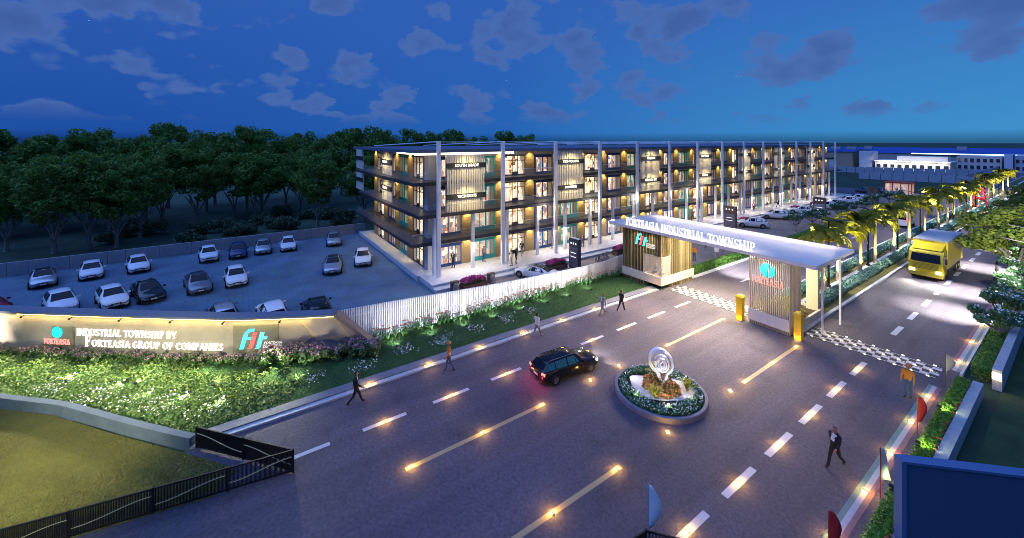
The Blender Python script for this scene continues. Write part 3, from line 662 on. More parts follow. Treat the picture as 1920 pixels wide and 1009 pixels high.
# shop fronts -------------------------------------------------
def display_mat(name, cols, es, sx=3.2, sz=2.2):
    m = bpy.data.materials.new(name); m.use_nodes = True; MATS[name] = m
    t = m.node_tree; bs = t.nodes['Principled BSDF']; bs.inputs['Base Color'].default_value = (.3, .25, .2, 1); bs.inputs['Roughness'].default_value = .8
    tcn = t.nodes.new('ShaderNodeTexCoord'); mp = t.nodes.new('ShaderNodeMapping'); mp.inputs['Scale'].default_value = (sx, sx, sz); t.links.new(tcn.outputs['Object'], mp.inputs[0])
    oi = t.nodes.new('ShaderNodeObjectInfo'); ad = t.nodes.new('ShaderNodeVectorMath'); ad.operation = 'ADD'; sc_ = t.nodes.new('ShaderNodeVectorMath'); sc_.operation = 'SCALE'; sc_.inputs['Scale'].default_value = 37
    cx = t.nodes.new('ShaderNodeCombineXYZ'); 
    for k in range(3): t.links.new(oi.outputs['Random'], cx.inputs[k])
    t.links.new(cx.outputs[0], sc_.inputs[0]); t.links.new(mp.outputs[0], ad.inputs[0]); t.links.new(sc_.outputs[0], ad.inputs[1])
    vo = t.nodes.new('ShaderNodeTexVoronoi'); vo.distance = 'CHEBYCHEV'; vo.inputs['Scale'].default_value = 1; vo.inputs['Randomness'].default_value = .8; t.links.new(ad.outputs[0], vo.inputs['Vector'])
    sp_ = t.nodes.new('ShaderNodeSeparateColor'); t.links.new(vo.outputs['Color'], sp_.inputs[0])
    rp = t.nodes.new('ShaderNodeValToRGB'); rp.color_ramp.interpolation = 'CONSTANT'; el_ = rp.color_ramp.elements
    while len(el_) < len(cols): el_.new(.5)
    for i, c in enumerate(cols): el_[i].position = i / len(cols); el_[i].color = (*c, 1)
    t.links.new(sp_.outputs[0], rp.inputs[0]); t.links.new(rp.outputs[0], bs.inputs['Emission Color']); t.links.new(rp.outputs[0], bs.inputs['Base Color'])
    bs.inputs['Emission Strength'].default_value = es; return m
DM = {'blue': display_mat('display_blue', [(.75, .55, .38), (.30, .16, .09), (.9, .75, .6), (.10, .14, .24), (.45, .25, .14), (.7, .6, .55)], 1.5),
      'teal': display_mat('display_teal', [(.55, .50, .40), (.16, .30, .28), (.62, .35, .2), (.10, .12, .13), (.35, .5, .46), (.5, .34, .22)], 1.3),
      'warm': display_mat('display_warm', [(1., .8, .55), (1., .72, .42), (.55, .3, .14), (1., .88, .7), (.16, .07, .03), (1., .75, .45)], 1.45)}
FRM = {'blue': mat('frame_navy', (.02, .06, .2), .4), 'teal': mat('frame_teal', (.03, .32, .33), .4), 'warm': mat('frame_black', (.02, .018, .016), .4)}
wallw = mat('shop_wall', (.5, .46, .43), .8); dress_m = mat('dress', (.75, .6, .55), .8, emit=(1, .75, .6), es=.35); gown_m = mat('gown', (.9, .85, .78), .8, emit=(1, .85, .65), es=.9)
W_ = 3.0
def shop_proto(kind, hgt):
    """meshes in local coordinates: x along the facade, y into the shop, z up"""
    out = []
    d = MB(); d.box(0, W_, 1.15, 1.2, 0, hgt); out.append(('display', d.mesh('display', DM[kind])))
    s = MB(); s.box(0, .03, .02, 1.15, 0, hgt); s.box(W_ - .03, W_, .02, 1.15, 0, hgt); s.box(.03, W_ - .03, .02, 1.15, hgt - .03, hgt); s.box(.03, W_ - .03, .02, 1.15, 0, .03)
    out.append(('reveal', s.mesh('reveal', wallw)))
    f = MB(); t = .07
    if kind == 'blue':
        f.box(0, .32, -.02, .06, 0, hgt); f.box(W_ - .1, W_, -.02, .06, 0, hgt); f.box(.32, W_ - .1, -.02, .06, hgt - .35, hgt - .02); f.box(.32, W_ - .1, -.02, .06, 0, .3); f.box(1.35, 1.45, -.02, .06, .3, hgt - .35); f.box(2.2, 2.28, -.02, .06, .3, hgt - .35)
    elif kind == 'teal':
        f.box(0, .1, -.02, .06, 0, hgt); f.box(W_ - .14, W_, -.02, .06, 0, hgt); f.box(.1, W_ - .14, -.02, .06, hgt - .3, hgt - .02); f.box(.1, 1.7, -.02, .06, 0, .45); f.box(1.7, 1.84, -.02, .06, 0, hgt - .3); f.box(2.3, 2.38, -.02, .06, 0, hgt - .3); f.box(1.84, W_ - .14, -.015, .05, .0, .5); f.box(.9, .95, -.01, .05, .45, hgt - .3)
    else:
        f.box(0, .06, -.02, .06, 0, hgt); f.box(W_ - .06, W_, -.02, .06, 0, hgt); f.box(.06, W_ - .06, -.02, .06, hgt - .12, hgt); f.box(.06, W_ - .06, -.02, .05, hgt - .7, hgt - .64); f.box(1.05, 1.13, -.02, .06, 0, hgt - .12); f.box(1.87, 1.95, -.02, .06, 0, hgt - .12); f.box(1.47, 1.52, -.02, .05, 0, hgt - .7); f.box(.06, W_ - .06, -.02, .06, 0, .12); f.box(1.13, 1.87, -.01, .05, .12, .45)
    out.append(('frame', f.mesh('frame', FRM[kind])))
    def figure(b, x, y, s=1., wide=.22):
        b.lathe([(wide, .1), (wide * .8, .5), (wide * .42, .95), (wide * .62, 1.25), (wide * .5, 1.38), (.05, 1.43), (.05, 1.5), (.09, 1.58), (.09, 1.66), (.02, 1.74)], 10, (x, y, .05))
    m = MB(); m.smooth = True
    if kind == 'blue': figure(m, .85, .55); figure(m, 1.85, .7, 1, .18)
    elif kind == 'teal': figure(m, 2.6, .7, 1, .17); m.box(.3, 1.5, .5, .9, .05, .75); m.box(.45, .7, .55, .85, .75, 1.2); m.box(1.0, 1.3, .55, .85, .75, 1.05)
    else: figure(m, .45, .5, 1, .34); figure(m, .85, .75, 1, .3); figure(m, 2.2, .75, 1, .3); figure(m, 2.62, .5, 1, .34)
    out.append(('mannequin', m.mesh('mannequin', gown_m if kind == 'warm' else dress_m)))
    return out
SH = {}
def shop(kind, hgt, loc, rz):
    if (kind, hgt) not in SH: SH[(kind, hgt)] = shop_proto(kind, hgt)
    w = None
    for nm, me in SH[(kind, hgt)]:
        if nm == 'frame': w = ob('shop_window', me, B, loc, rz)
    for nm, me in SH[(kind, hgt)]:
        if nm != 'frame': ob(nm, me, w)
    g = MB()
    if ('pane', hgt) not in SH: g.add([(.02, .03, .02), (W_ - .02, .03, .02), (W_ - .02, .03, hgt - .02), (.02, .03, hgt - .02)], [(0, 1, 2, 3)]); SH[('pane', hgt)] = g.mesh('pane', mat('shop_glass', (.85, .95, .97), .03, alpha=.12))
    ob('pane', SH[('pane', hgt)], w)
KN = ['blue', 'teal', 'warm']
spot_l = bpy.data.lights.new('downlight', 'SPOT'); spot_l.energy = 270; spot_l.color = (1., .75, .28); spot_l.spot_size = R(110); spot_l.spot_blend = .8; spot_l.shadow_soft_size = .06
dl_me = MB(); dl_me.lathe([(.0, 0), (.07, 0), (.07, .04)], 10); dl_me = dl_me.mesh('downlight', mat('downlight_lens', (.9, .8, .6), .4, emit=WARM, es=18))
PIT = 4.35
for fl in range(4):
    z0 = LV[fl] + (.02 if fl else .002); z1 = LV[fl + 1] - .36; hgt = round(2.45, 2)
    # front facade, facing the road (+x)
    for k in range(25):
        ya = Y0 + .95 + PIT * k
        shop(KN[k % 3], hgt, (X0, ya, z0), R(90))
        part('wall_panel', B, tan, (X0 - 1.2, X0 + .02, ya + W_ + .002, ya + PIT - .002, z0, z1))
        part('fascia', B, wallw, (X0 - 1.2, X0 - .02, ya, ya + W_, z0 + hgt + .002, z1))
        yc = ya + (W_ + PIT) / 2
        ob('downlight', dl_me, B, (X0 + .4, yc, z1 - .03))
        lo = ob('downlight_beam', spot_l, B, (X0 + .42, yc, z1 - .06)); lo.rotation_euler = (0, R(16), 0)
    part('corner_pier', B, mat('pier_white', (.62, .6, .58), .7), (X0 - .9, X0 + .03, Y0 + .0, Y0 + .94, z0, z1))
    part('corner_panel', B, tan, (X0 - 1.25, X0 - .91, Y0 - .02, Y0 + .5, z0, z1))
    # left facade, facing the car park (-y)
    for k in range(4):
        xa = X0 - 1.3 - W_ - 4.75 * k
        shop(['warm', 'teal', 'blue', 'warm'][k], hgt, (xa, Y0, z0), 0)
        part('wall_panel', B, tan, (xa - 1.74, xa - .002, Y0 - .02, Y0 + 1.2, z0, z1))
        part('fascia', B, wallw, (xa, xa + W_, Y0 + .02, Y0 + 1.2, z0 + hgt + .002, z1))
        ob('downlight', dl_me, B, (xa - .87, Y0 - .4, z1 - .03))
        lo = ob('downlight_beam', spot_l, B, (xa - .87, Y0 - .42, z1 - .06)); lo.rotation_euler = (R(16), 0, 0)
    part('end_wall', B, wallw, (XB, X0 - 2.4, Y1, Y1 + .2, z0, z1))
# white slat screens with name boards over two storeys
slw = mat('screen_slat', (.66, .62, .56), .55)
brd = mat('name_board', (.018, .022, .028), .5); lw = mat('sign_letter', (.9, .9, .88), .5, emit=(1, .96, .88), es=1.0)
sl_me = box_me('slat', -.045, .045, -.085, .085, 6.68, 12.78, slw)
NAMES = [('SOUTH SHADE', 'TECH DOTS'), ('TECH CRAFTS', 'IM DESIGN'), ('SUPERIOR', 'MATTEOS INC'), ('WEST POINT', 'CLUBHQ'), ('GADGETS', 'ROOTS'), ('LUMA', 'BRIGHTS'), ('POCKET', 'CABIN')]
scr_l = bpy.data.lights.new('screen_glow', 'SPOT'); scr_l.energy = 640; scr_l.color = (1., .78, .34); scr_l.spot_size = R(150); scr_l.spot_blend = .9; scr_l.shadow_soft_size = .1
SY = [TC[0] + 1.05, TC[2] + .45, TC[4] + 1.2, TC[6] + .35, TC[8] - 1.2, TC[10] - 1.9, TC[12] - 1.0]
for k, y in enumerate(SY):
    s = ob('screen', None, B, (-37.25, y, 0)); n = 16; wid = 4.5
    for j in range(n): ob('slat', sl_me, s, (0, wid * (j + .5) / n, 0))
    for q in (0, 1):
        zc = (11.45, 8.25)[q]
        bo = MB(); bo.box(.1, .2, -.05, wid + .05, zc - .27, zc + .27); bo.build('name_board', brd, s)
        me = sans(NAMES[k][q], .42, .012, .004); me.transform(frame_M((.215, wid * .5, zc), (0, 1, 0))); me.materials.clear(); me.materials.append(lw); ob('lettering', me, s)
    for zc in (12.6, 9.35):
        lo = ob('screen_glow', scr_l, s, (1.6, wid / 2, zc)); lo.rotation_euler = (0, R(18), 0)
    part('screen_back', s, wallw, (-.5, -.45, .1, wid - .1, 6.7, 9.5), (-.5, -.45, .1, wid - .1, 9.9, 12.7))
# the same on the car park side
for k, (x, nm) in enumerate(((-47.0, ('HOME ARK', 'ZEN DEN')), (-60.6, None))):
    s = ob('screen', None, B, (x - 4.2, 14.75, 0)); wid = 4.2; n = 12
    if nm:
        sm = box_me('slat', -.1, .1, -.05, .05, 6.68, 12.78, slw)
        for j in range(n): ob('slat', sm, s, (wid * (j + .5) / n, 0, 0))
    else: part('solid_panel', s, slw, (0, wid, -.06, .06, 6.68, 9.5), (0, wid, -.06, .06, 9.87, 12.78))
    for q in (0, 1):
        zc = (11.45, 8.25)[q]; bo = MB(); bo.box(-.02, wid + .02, -.2, -.1, zc - .27, zc + .27); bo.build('name_board', brd, s)
        if nm:
            me = sans(nm[q], .42, .012, .004); me.transform(frame_M((wid * .42, -.215, zc), (1, 0, 0))); me.materials.clear(); me.materials.append(lw); ob('lettering', me, s)
    if nm:
        for zc in (12.6, 9.35):
            lo = ob('screen_glow', scr_l, s, (wid / 2, -1.6, zc)); lo.rotation_euler = (R(18), 0, 0)
# bright cove under the roof at the near corner and uplights on the front columns
b = MB(); b.box(-37.3, -37.2, 13.8, 25.5, 12.6, 12.79); b.box(-42.5, -37.301, 13.8, 13.9, 12.66, 12.79); b.build('cove_light', mat('cove_led', (.9, .9, .8), .5, emit=(1, .9, .72), es=5), B)
for y in (30, 37.8, 46.4, 55, 60, 64): lamp('soffit_lamp', 'POINT', (-36.6, y - .2, 6.0), 170, (1, .9, .75), B, .12)
for y in np.arange(20, 122, 12.0): lamp('arcade_lamp', 'AREA', (-37.2, y, 3.2), 190, (1., .93, .88), B, 1.2, sizey=6)
# ============================================================ entrance gate
Gt = thing('entrance_gate', 'entrance gate with long flat white canopy, lit lettering, slatted gatehouse and slatted screen', 'gate', (0, 0, 0))
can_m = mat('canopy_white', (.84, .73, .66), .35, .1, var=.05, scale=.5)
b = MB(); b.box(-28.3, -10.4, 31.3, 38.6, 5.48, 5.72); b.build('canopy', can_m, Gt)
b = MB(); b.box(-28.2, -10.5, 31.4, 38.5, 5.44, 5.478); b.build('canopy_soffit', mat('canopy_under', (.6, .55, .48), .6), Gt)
q, w = serif('FORTEASIA INDUSTRIAL TOWNSHIP', .74, .1, .05); k_ = 12.0 / w; LET = {}
for i, p in q: LET.setdefault(i, []).append(p)
for i, ps in LET.items():
    b = MB()
    for p in ps: b.prism([(x * k_, y) for x, y in p], 0, .1, M=frame_M((-26.2, 31.46, 5.722), (1, 0, 0)))
    b.build('letter', mat('gate_letter', (.9, .9, .88), .5, emit=(1, .96, .9), es=.95), Gt)
lamp('letter_wash', 'AREA', (-20.2, 31.9, 6.6), 80, (1, .9, .7), Gt, 12, sizey=.3)
# gatehouse: slats in bronze, pale base band, window with interior
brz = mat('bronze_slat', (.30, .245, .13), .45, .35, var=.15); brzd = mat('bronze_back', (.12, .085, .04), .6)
gh = ob('gatehouse', None, Gt)
brz2 = mat('bronze_slat_pale', (.44, .38, .23), .45, .3, var=.15); brz3 = mat('bronze_slat_dark', (.2, .14, .06), .5, .3, var=.15)
def slat_tone(o, i):
    o.material_slots[0].link = 'OBJECT'; o.material_slots[0].material = (brz, brz2, brz3, brz, brz2, brz, brz3)[(i * 5 + i // 3) % 7]
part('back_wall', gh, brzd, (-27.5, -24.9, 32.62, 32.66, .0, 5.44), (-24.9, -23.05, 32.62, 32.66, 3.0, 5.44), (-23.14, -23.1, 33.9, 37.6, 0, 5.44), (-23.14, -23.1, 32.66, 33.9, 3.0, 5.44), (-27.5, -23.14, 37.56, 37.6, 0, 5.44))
part('inner_wall', gh, mat('booth_inside', (.45, .36, .26), .8, var=.1), (-26.9, -23.2, 36.0, 36.05, .3, 5.3), (-27.0, -26.95, 32.7, 36, .3, 5.3), (-26.95, -23.2, 32.75, 36, .28, .32))
vs = box_me('slat', -.035, .035, -.05, .05, 0.02, 5.43, brz); vsu = box_me('slat', -.035, .035, -.05, .05, 3.05, 5.43, brz); hs = box_me('slat', -.05, .05, -.035, .035, 0.02, 5.43, brz); hsu = box_me('slat', -.05, .05, -.035, .035, 3.05, 5.43, brz)
for i in range(26):
    x = -27.45 + i * .178; o = ob('slat', vsu if -24.95 < x < -22.98 else vs, gh, (x, 32.52, 0)); slat_tone(o, i)
for i in range(28):
    y = 32.66 + i * .177; o = ob('slat', hsu if y < 33.9 else hs, gh, (-22.99, y, 0)); slat_tone(o, i + 3)
part('base_band', gh, mat('travertine', (.60, .55, .46), .6, var=.1, scale=3), (-27.5, -22.86, 32.36, 32.46, .42, 1.2), (-22.93, -22.86, 32.461, 37.7, .42, 1.2))
part('window_frame', gh, mat('frame_alu', (.6, .58, .55), .4, .5), (-24.98, -24.92, 32.44, 32.6, 1.2, 3.06), (-24.92, -22.96, 32.44, 32.6, 3.0, 3.06), (-22.98, -22.9, 33.84, 33.9, 1.2, 3.06), (-22.96, -22.9, 32.601, 33.84, 3.0, 3.06), (-22.97, -22.89, 32.44, 32.5, 1.2, 3.0))
part('pane', gh, mat('booth_glass', (.85, .9, .9), .03, alpha=.15), (-24.92, -22.97, 32.5, 32.515, 1.2, 3.0), (-22.94, -22.925, 32.5, 33.84, 1.2, 3.0))
part('desk', gh, mat('desk_wood', (.25, .16, .09), .5, var=.2), (-24.9, -23.2, 32.75, 33.2, 1.0, 1.06))
lamp('booth_lamp', 'AREA', (-24.6, 34.0, 5.0), 260, (1, .82, .55), gh, 1.5)
logo_fit(Gt, frame_M((-25.9, 32.44, 3.75), (1, 0, 0)), 1.15)
# right-hand screen
rs = ob('slat_screen', None, Gt)
sil = mat('silver_slat', (.55, .5, .45), .35, .5)
s2 = box_me('slat', -.03, .03, -.05, .05, 0.02, 5.43, sil)
for i in range(21): ob('slat', s2, rs, (-15.1 + i * .134, 32.5, 0))
for i in range(22): ob('slat', s2, rs, (-12.42, 32.6 + i * .22, 0)) if i < 9 else None
part('base_band', rs, mat('band_grey', (.5, .48, .52), .6, var=.08), (-15.17, -12.38, 32.36, 32.44, .28, 1.12))
part('planter_wall', rs, mat('planter_stone', (.5, .46, .4), .7, var=.12), (-12.46, -12.3, 34.8, 38.4, .0, .62), (-15.2, -15.05, 32.6, 38.4, 0, .62), (-15.05, -12.46, 38.3, 38.45, 0, .62))
part('soil', rs, mat('soil', (.05, .04, .03), .95, var=.3, bump=.6), (-15.05, -12.46, 32.62, 38.3, 0, .45))
part('pillar', rs, mat('cream_pillar', (.62, .54, .4), .6, var=.08), (-13.3, -12.5, 37.9, 38.25, .45, 5.44))
part('support_post', Gt, colw, (-11.16, -11.04, 34.4, 34.52, .15, 5.44)); part('support_post', Gt, colw, (-11.06, -10.94, 37.6, 37.72, .0, 5.44))
logo_disc(Gt, frame_M((-13.82, 32.43, 4.35), (1, 0, 0)), .5, .05, 2.2)
for x in (-25.6, -24.0): lamp('facade_lamp', 'SPOT', (x, 31.75, 5.35), 210, (1, .88, .6), Gt, .1, 110, .9, target=(x, 32.7, 1))
for y in (33.6, 35.8): lamp('facade_lamp', 'SPOT', (-22.2, y, 5.35), 230, (1, .88, .6), Gt, .1, 110, .9, target=(-23, y, 1))
for x in (-20.5, -18, -15.9): lamp('canopy_lamp', 'AREA', (x, 34.8, 5.38), 900, (1, .85, .58), Gt, .8)
for k, x in enumerate((-24.5, -20.8, -17, -13.2)): lamp('added_apron_spot', 'SPOT', (x, 31.2, 5.35), 2600, (1, .76, .6), Gt, .2, 130, .95, target=(x + 1.5 - .5 * k, 22.5, 0))  # added spots without fittings, only to warm the asphalt before the gate
lamp('roof_wash', 'AREA', (-19.4, 37.9, 6.5), 260, (1, .86, .66), Gt, 16, sizey=.4)
lamp('lane_lamp', 'SPOT', (-20.5, 38.4, 5.3), 26000, (1, .95, .85), Gt, .15, 46, .95, target=(-21.3, 45, 0)); lamp('screen_lamp', 'SPOT', (-13.8, 31.8, 5.3), 300, (1, .88, .7), Gt, .1, 110, .9, target=(-13.8, 32.8, 2)); lamp('planter_lamp', 'POINT', (-13.8, 35.4, 4.6), 200, (1, .86, .6), Gt, .2)
# yellow bollards
yb = mat('bollard_yellow', (.68, .45, .02), .5, var=.12, scale=8)
def bollard(x, y, label):
    t = thing('bollard', label, 'bollard', (x, y, 0), 0, 'yellow gate bollards')
    b = MB(); b.box(-.22, .22, -.22, .22, .0, 1.72); b.build('shaft', yb, t)
    b = MB(); b.add([(-.26, -.26, 1.722), (.26, -.26, 1.722), (.26, .26, 1.722), (-.26, .26, 1.722), (-.26, -.26, 1.82), (.26, -.26, 1.82), (.26, .26, 1.82), (-.26, .26, 1.82), (-.13, -.13, 1.95), (.13, -.13, 1.95), (.13, .13, 1.95), (-.13, .13, 1.95)], [(3, 2, 1, 0), (0, 1, 5, 4), (1, 2, 6, 5), (2, 3, 7, 6), (3, 0, 4, 7), (4, 5, 9, 8), (5, 6, 10, 9), (6, 7, 11, 10), (7, 4, 8, 11), (8, 9, 10, 11)]); b.build('cap', yb, t)
    for z in (.35, 1.35): part('band', t, yb, (-.235, .235, -.235, .235, z, z + .06))
    lamp('base_lamp', 'POINT', (0, -.42, .12), 9, AMBER, t, .05)
bollard(-15.75, 32.35, 'square yellow bollard between the rumble bars and the slatted screen')
bollard(-11.85, 32.5, 'square yellow bollard beside the open lane, at the end of the slatted screen')

# ============================================================ roundabout island with spiral sculpture
IC = (-13.62, 19.15); IR = 2.42
isl = thing('planted_island', 'round kerbed planting island with white flowers and pale gravel in the middle of the road', 'island', (*IC, 0))
b = MB(); b.smooth = False; b.lathe([(IR, 0), (IR, .25), (IR - .03, .28), (IR - .17, .28), (IR - .17, .1)], 56); b.build('kerb_ring', mat('island_kerb', (.17, .17, .21), .75, var=.15, bump=.2), isl)
b = MB(); b.lathe([(IR - .17, .2), (.01, .28)], 40); b.build('soil', MATS['soil'], isl)
b = MB(); pol = [(1.75 * math.cos(a) * (1 + .14 * math.sin(3 * a + 1)), 1.25 * math.sin(a) * (1 + .22 * math.sin(2 * a + .6))) for a in np.linspace(0, 2 * math.pi, 28, endpoint=False)]
b.prism([(x * .82 - y * .57, x * .57 + y * .82) for x, y in pol], .29, .325); b.build('gravel', mat('gravel_white', (.58, .54, .52), .9, var=.25, scale=18, bump=.8, bscale=40), isl)
g = np.random.default_rng(3); n = 9000; rr = (IR - .24) * np.sqrt(g.uniform(0, 1, n)); aa = g.uniform(0, 2 * math.pi, n); P = np.stack([rr * np.cos(aa), rr * np.sin(aa), .24 + g.uniform(0, .17, n)], 1)
xr = P[:, 0] * .82 + P[:, 1] * .57; yr = -P[:, 0] * .57 + P[:, 1] * .82
keep = (xr / 1.75) ** 2 + (yr / 1.25) ** 2 > 1.0 + .25 * np.sin(3 * np.arctan2(yr, xr)); P = P[keep]
gl = mat('cover_leaf', (.05, .14, .05), .7, island=[(.03, .11, .035), (.07, .2, .06), (.12, .28, .09)], trans=.3)
wl = mat('white_petal', (.75, .78, .75), .7, island=[(.6, .66, .6), (.85, .85, .82)])
fl_i = ob('ground_cover', leafmesh('ground_cover', P, .055, gl, up=1.2, asp=.6, seed=3), isl, kind='stuff')
Q = P[g.uniform(0, 1, len(P)) < .19].copy(); Q[:, 2] += .05
ob('blossom', leafmesh('blossom', Q, .036, wl, up=2.0, asp=.95, seed=4), isl, kind='stuff')
# orange flowering mound
mound = thing('flower_mound', 'rounded mound of orange and green flowers under the white spiral sculpture', 'flower mound', (IC[0] + .02, IC[1] + .02, .3))
MC = [(0, 0, .18), (.55, .18, .12), (-.5, -.1, .12), (.1, -.42, .05), (-.1, .45, .1), (.5, -.3, .0), (-.38, -.45, 0), (.42, .5, .02)]
P, N = clump_points(MC, [.62, .5, .48, .45, .45, .42, .38, .4], 900, np.random.default_rng(5), .85, .8); k = P[:, 2] > 0; P, N = P[k], N[k]
ob('foliage', leafmesh('foliage', P, .06, mat('mound_leaf', (.1, .2, .03), .7, island=[(.06, .12, .02), (.16, .2, .03), (.3, .12, .02), (.4, .16, .04)], trans=.2), N, .6, seed=6), mound)
ob('blossom', leafmesh('blossom', P[::4] + N[::4] * .04, .05, mat('mound_petal', (.5, .15, .03), .6, island=[(.55, .1, .03), (.6, .26, .05), (.65, .3, .2)]), N[::4], .9, seed=7), mound)
scu = thing('spiral_sculpture', 'glossy white rose-like spiral ribbon sculpture standing on the island', 'sculpture', (IC[0], IC[1], .75)); scu.rotation_euler[2] = R(38); scu.scale = (1.15, 1.15, 1.12)
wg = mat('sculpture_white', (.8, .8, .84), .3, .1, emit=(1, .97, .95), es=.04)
def ribbon(name, cx, cz, rx, rz, a0, a1, w0, w1, th=.05, y0=0., n=44, shrink=0., tail=None):
    b = MB(); vs = []
    pts = []
    for i in range(n + 1):
        t = i / n; a = R(a0 + (a1 - a0) * t); k = 1 - shrink * t
        pts.append((cx + rx * k * math.cos(a), cz + rz * k * math.sin(a), w0 + (w1 - w0) * math.sin(math.pi * min(1, t * 1.1)) ** .7))
    if tail: pts = pts + [(x, z, w) for x, z, w in tail]
    m = len(pts)
    for i, (x, z, w) in enumerate(pts):
        p0, p1 = pts[max(0, i - 1)], pts[min(m - 1, i + 1)]; dx, dz = p1[0] - p0[0], p1[1] - p0[1]; L = math.hypot(dx, dz) + 1e-6; nx, nz = -dz / L, dx / L
        for s, o in ((-1, 0), (1, 0), (1, th), (-1, th)): vs.append((x + nx * o, y0 + s * w / 2, z + nz * o))
    fs = []
    for i in range(m - 1):
        for j in range(4): fs.append((4 * i + j, 4 * i + (j + 1) % 4, 4 * i + 4 + (j + 1) % 4, 4 * i + 4 + j))
    fs += [(3, 2, 1, 0), (4 * m - 4, 4 * m - 3, 4 * m - 2, 4 * m - 1)]
    b.add(vs, fs); return b.build(name, wg, scu)
ribbon('outer_ribbon', 0, .95, .52, .62, 60, 248, .1, .34, th=.11, tail=[(-.08, .18, .3), (.0, .0, .22)])
ribbon('side_ribbon', .08, .88, .44, .52, 128, -62, .1, .3, th=.09, y0=-.04, tail=[(.26, .3, .28), (.14, .05, .22), (.1, -.05, .2)])
ribbon('middle_ribbon', .06, .86, .34, .40, 150, -190, .08, .26, y0=-.08, shrink=.25)
ribbon('inner_ribbon', .08, .84, .22, .27, 200, -220, .06, .22, y0=-.1, shrink=.4)
ribbon('core_ribbon', .09, .83, .1, .13, 90, -270, .05, .18, y0=-.12, shrink=.5)
# spiky yellow-green plants
agv = mat('agave_leaf', (.3, .32, .03), .6, island=[(.2, .26, .02), (.42, .42, .04), (.35, .3, .03)], trans=.25)
def agave(x, y, z, label, s=1.):
    t = thing('spiky_plant', label, 'plant', (x, y, z), random.uniform(0, 6), 'spiky plants on the island'); g_ = random.Random(int(x * 100))
    bm_ = MB(); bm_.add([(-.025, 0, 0), (.025, 0, 0), (-.04, .22, .2), (.04, .22, .2), (-.022, .42, .28), (.022, .42, .28), (0, .6, .2)], [(0, 1, 3, 2), (2, 3, 5, 4), (4, 5, 6)])
    me = bm_.mesh('leaf', agv)
    for i in range(26):
        o = ob('leaf', me, t, (0, 0, .02), i * 2.4); o.rotation_euler[0] = R(g_.uniform(0, 55)); o.scale = (s * 1.2,) * 3
for i, (px, py) in enumerate(((-.95, .95), (1.25, 1.05), (.55, -1.1))):
    agave(IC[0] + px * .9 - .1, IC[1] + py * .9, .3, ('spiky yellow green plant on the island toward the black car', 'spiky yellow green plant on the island toward the gate', 'spiky yellow green plant at the front of the island gravel')[i])
for i in range(6):
    a = R(20 + 60 * i); flood((IC[0] + 2.0 * math.cos(a), IC[1] + 2.0 * math.sin(a), .32), (IC[0], IC[1], .45), 95, 'tiny black spotlight in the white flowers of the island, ' + ('toward the gate', 'at the back', 'toward the lawn', 'toward the black car', 'at the front', 'toward the pennants')[i], 'spotlights on the island', (1, .95, .85), 100)

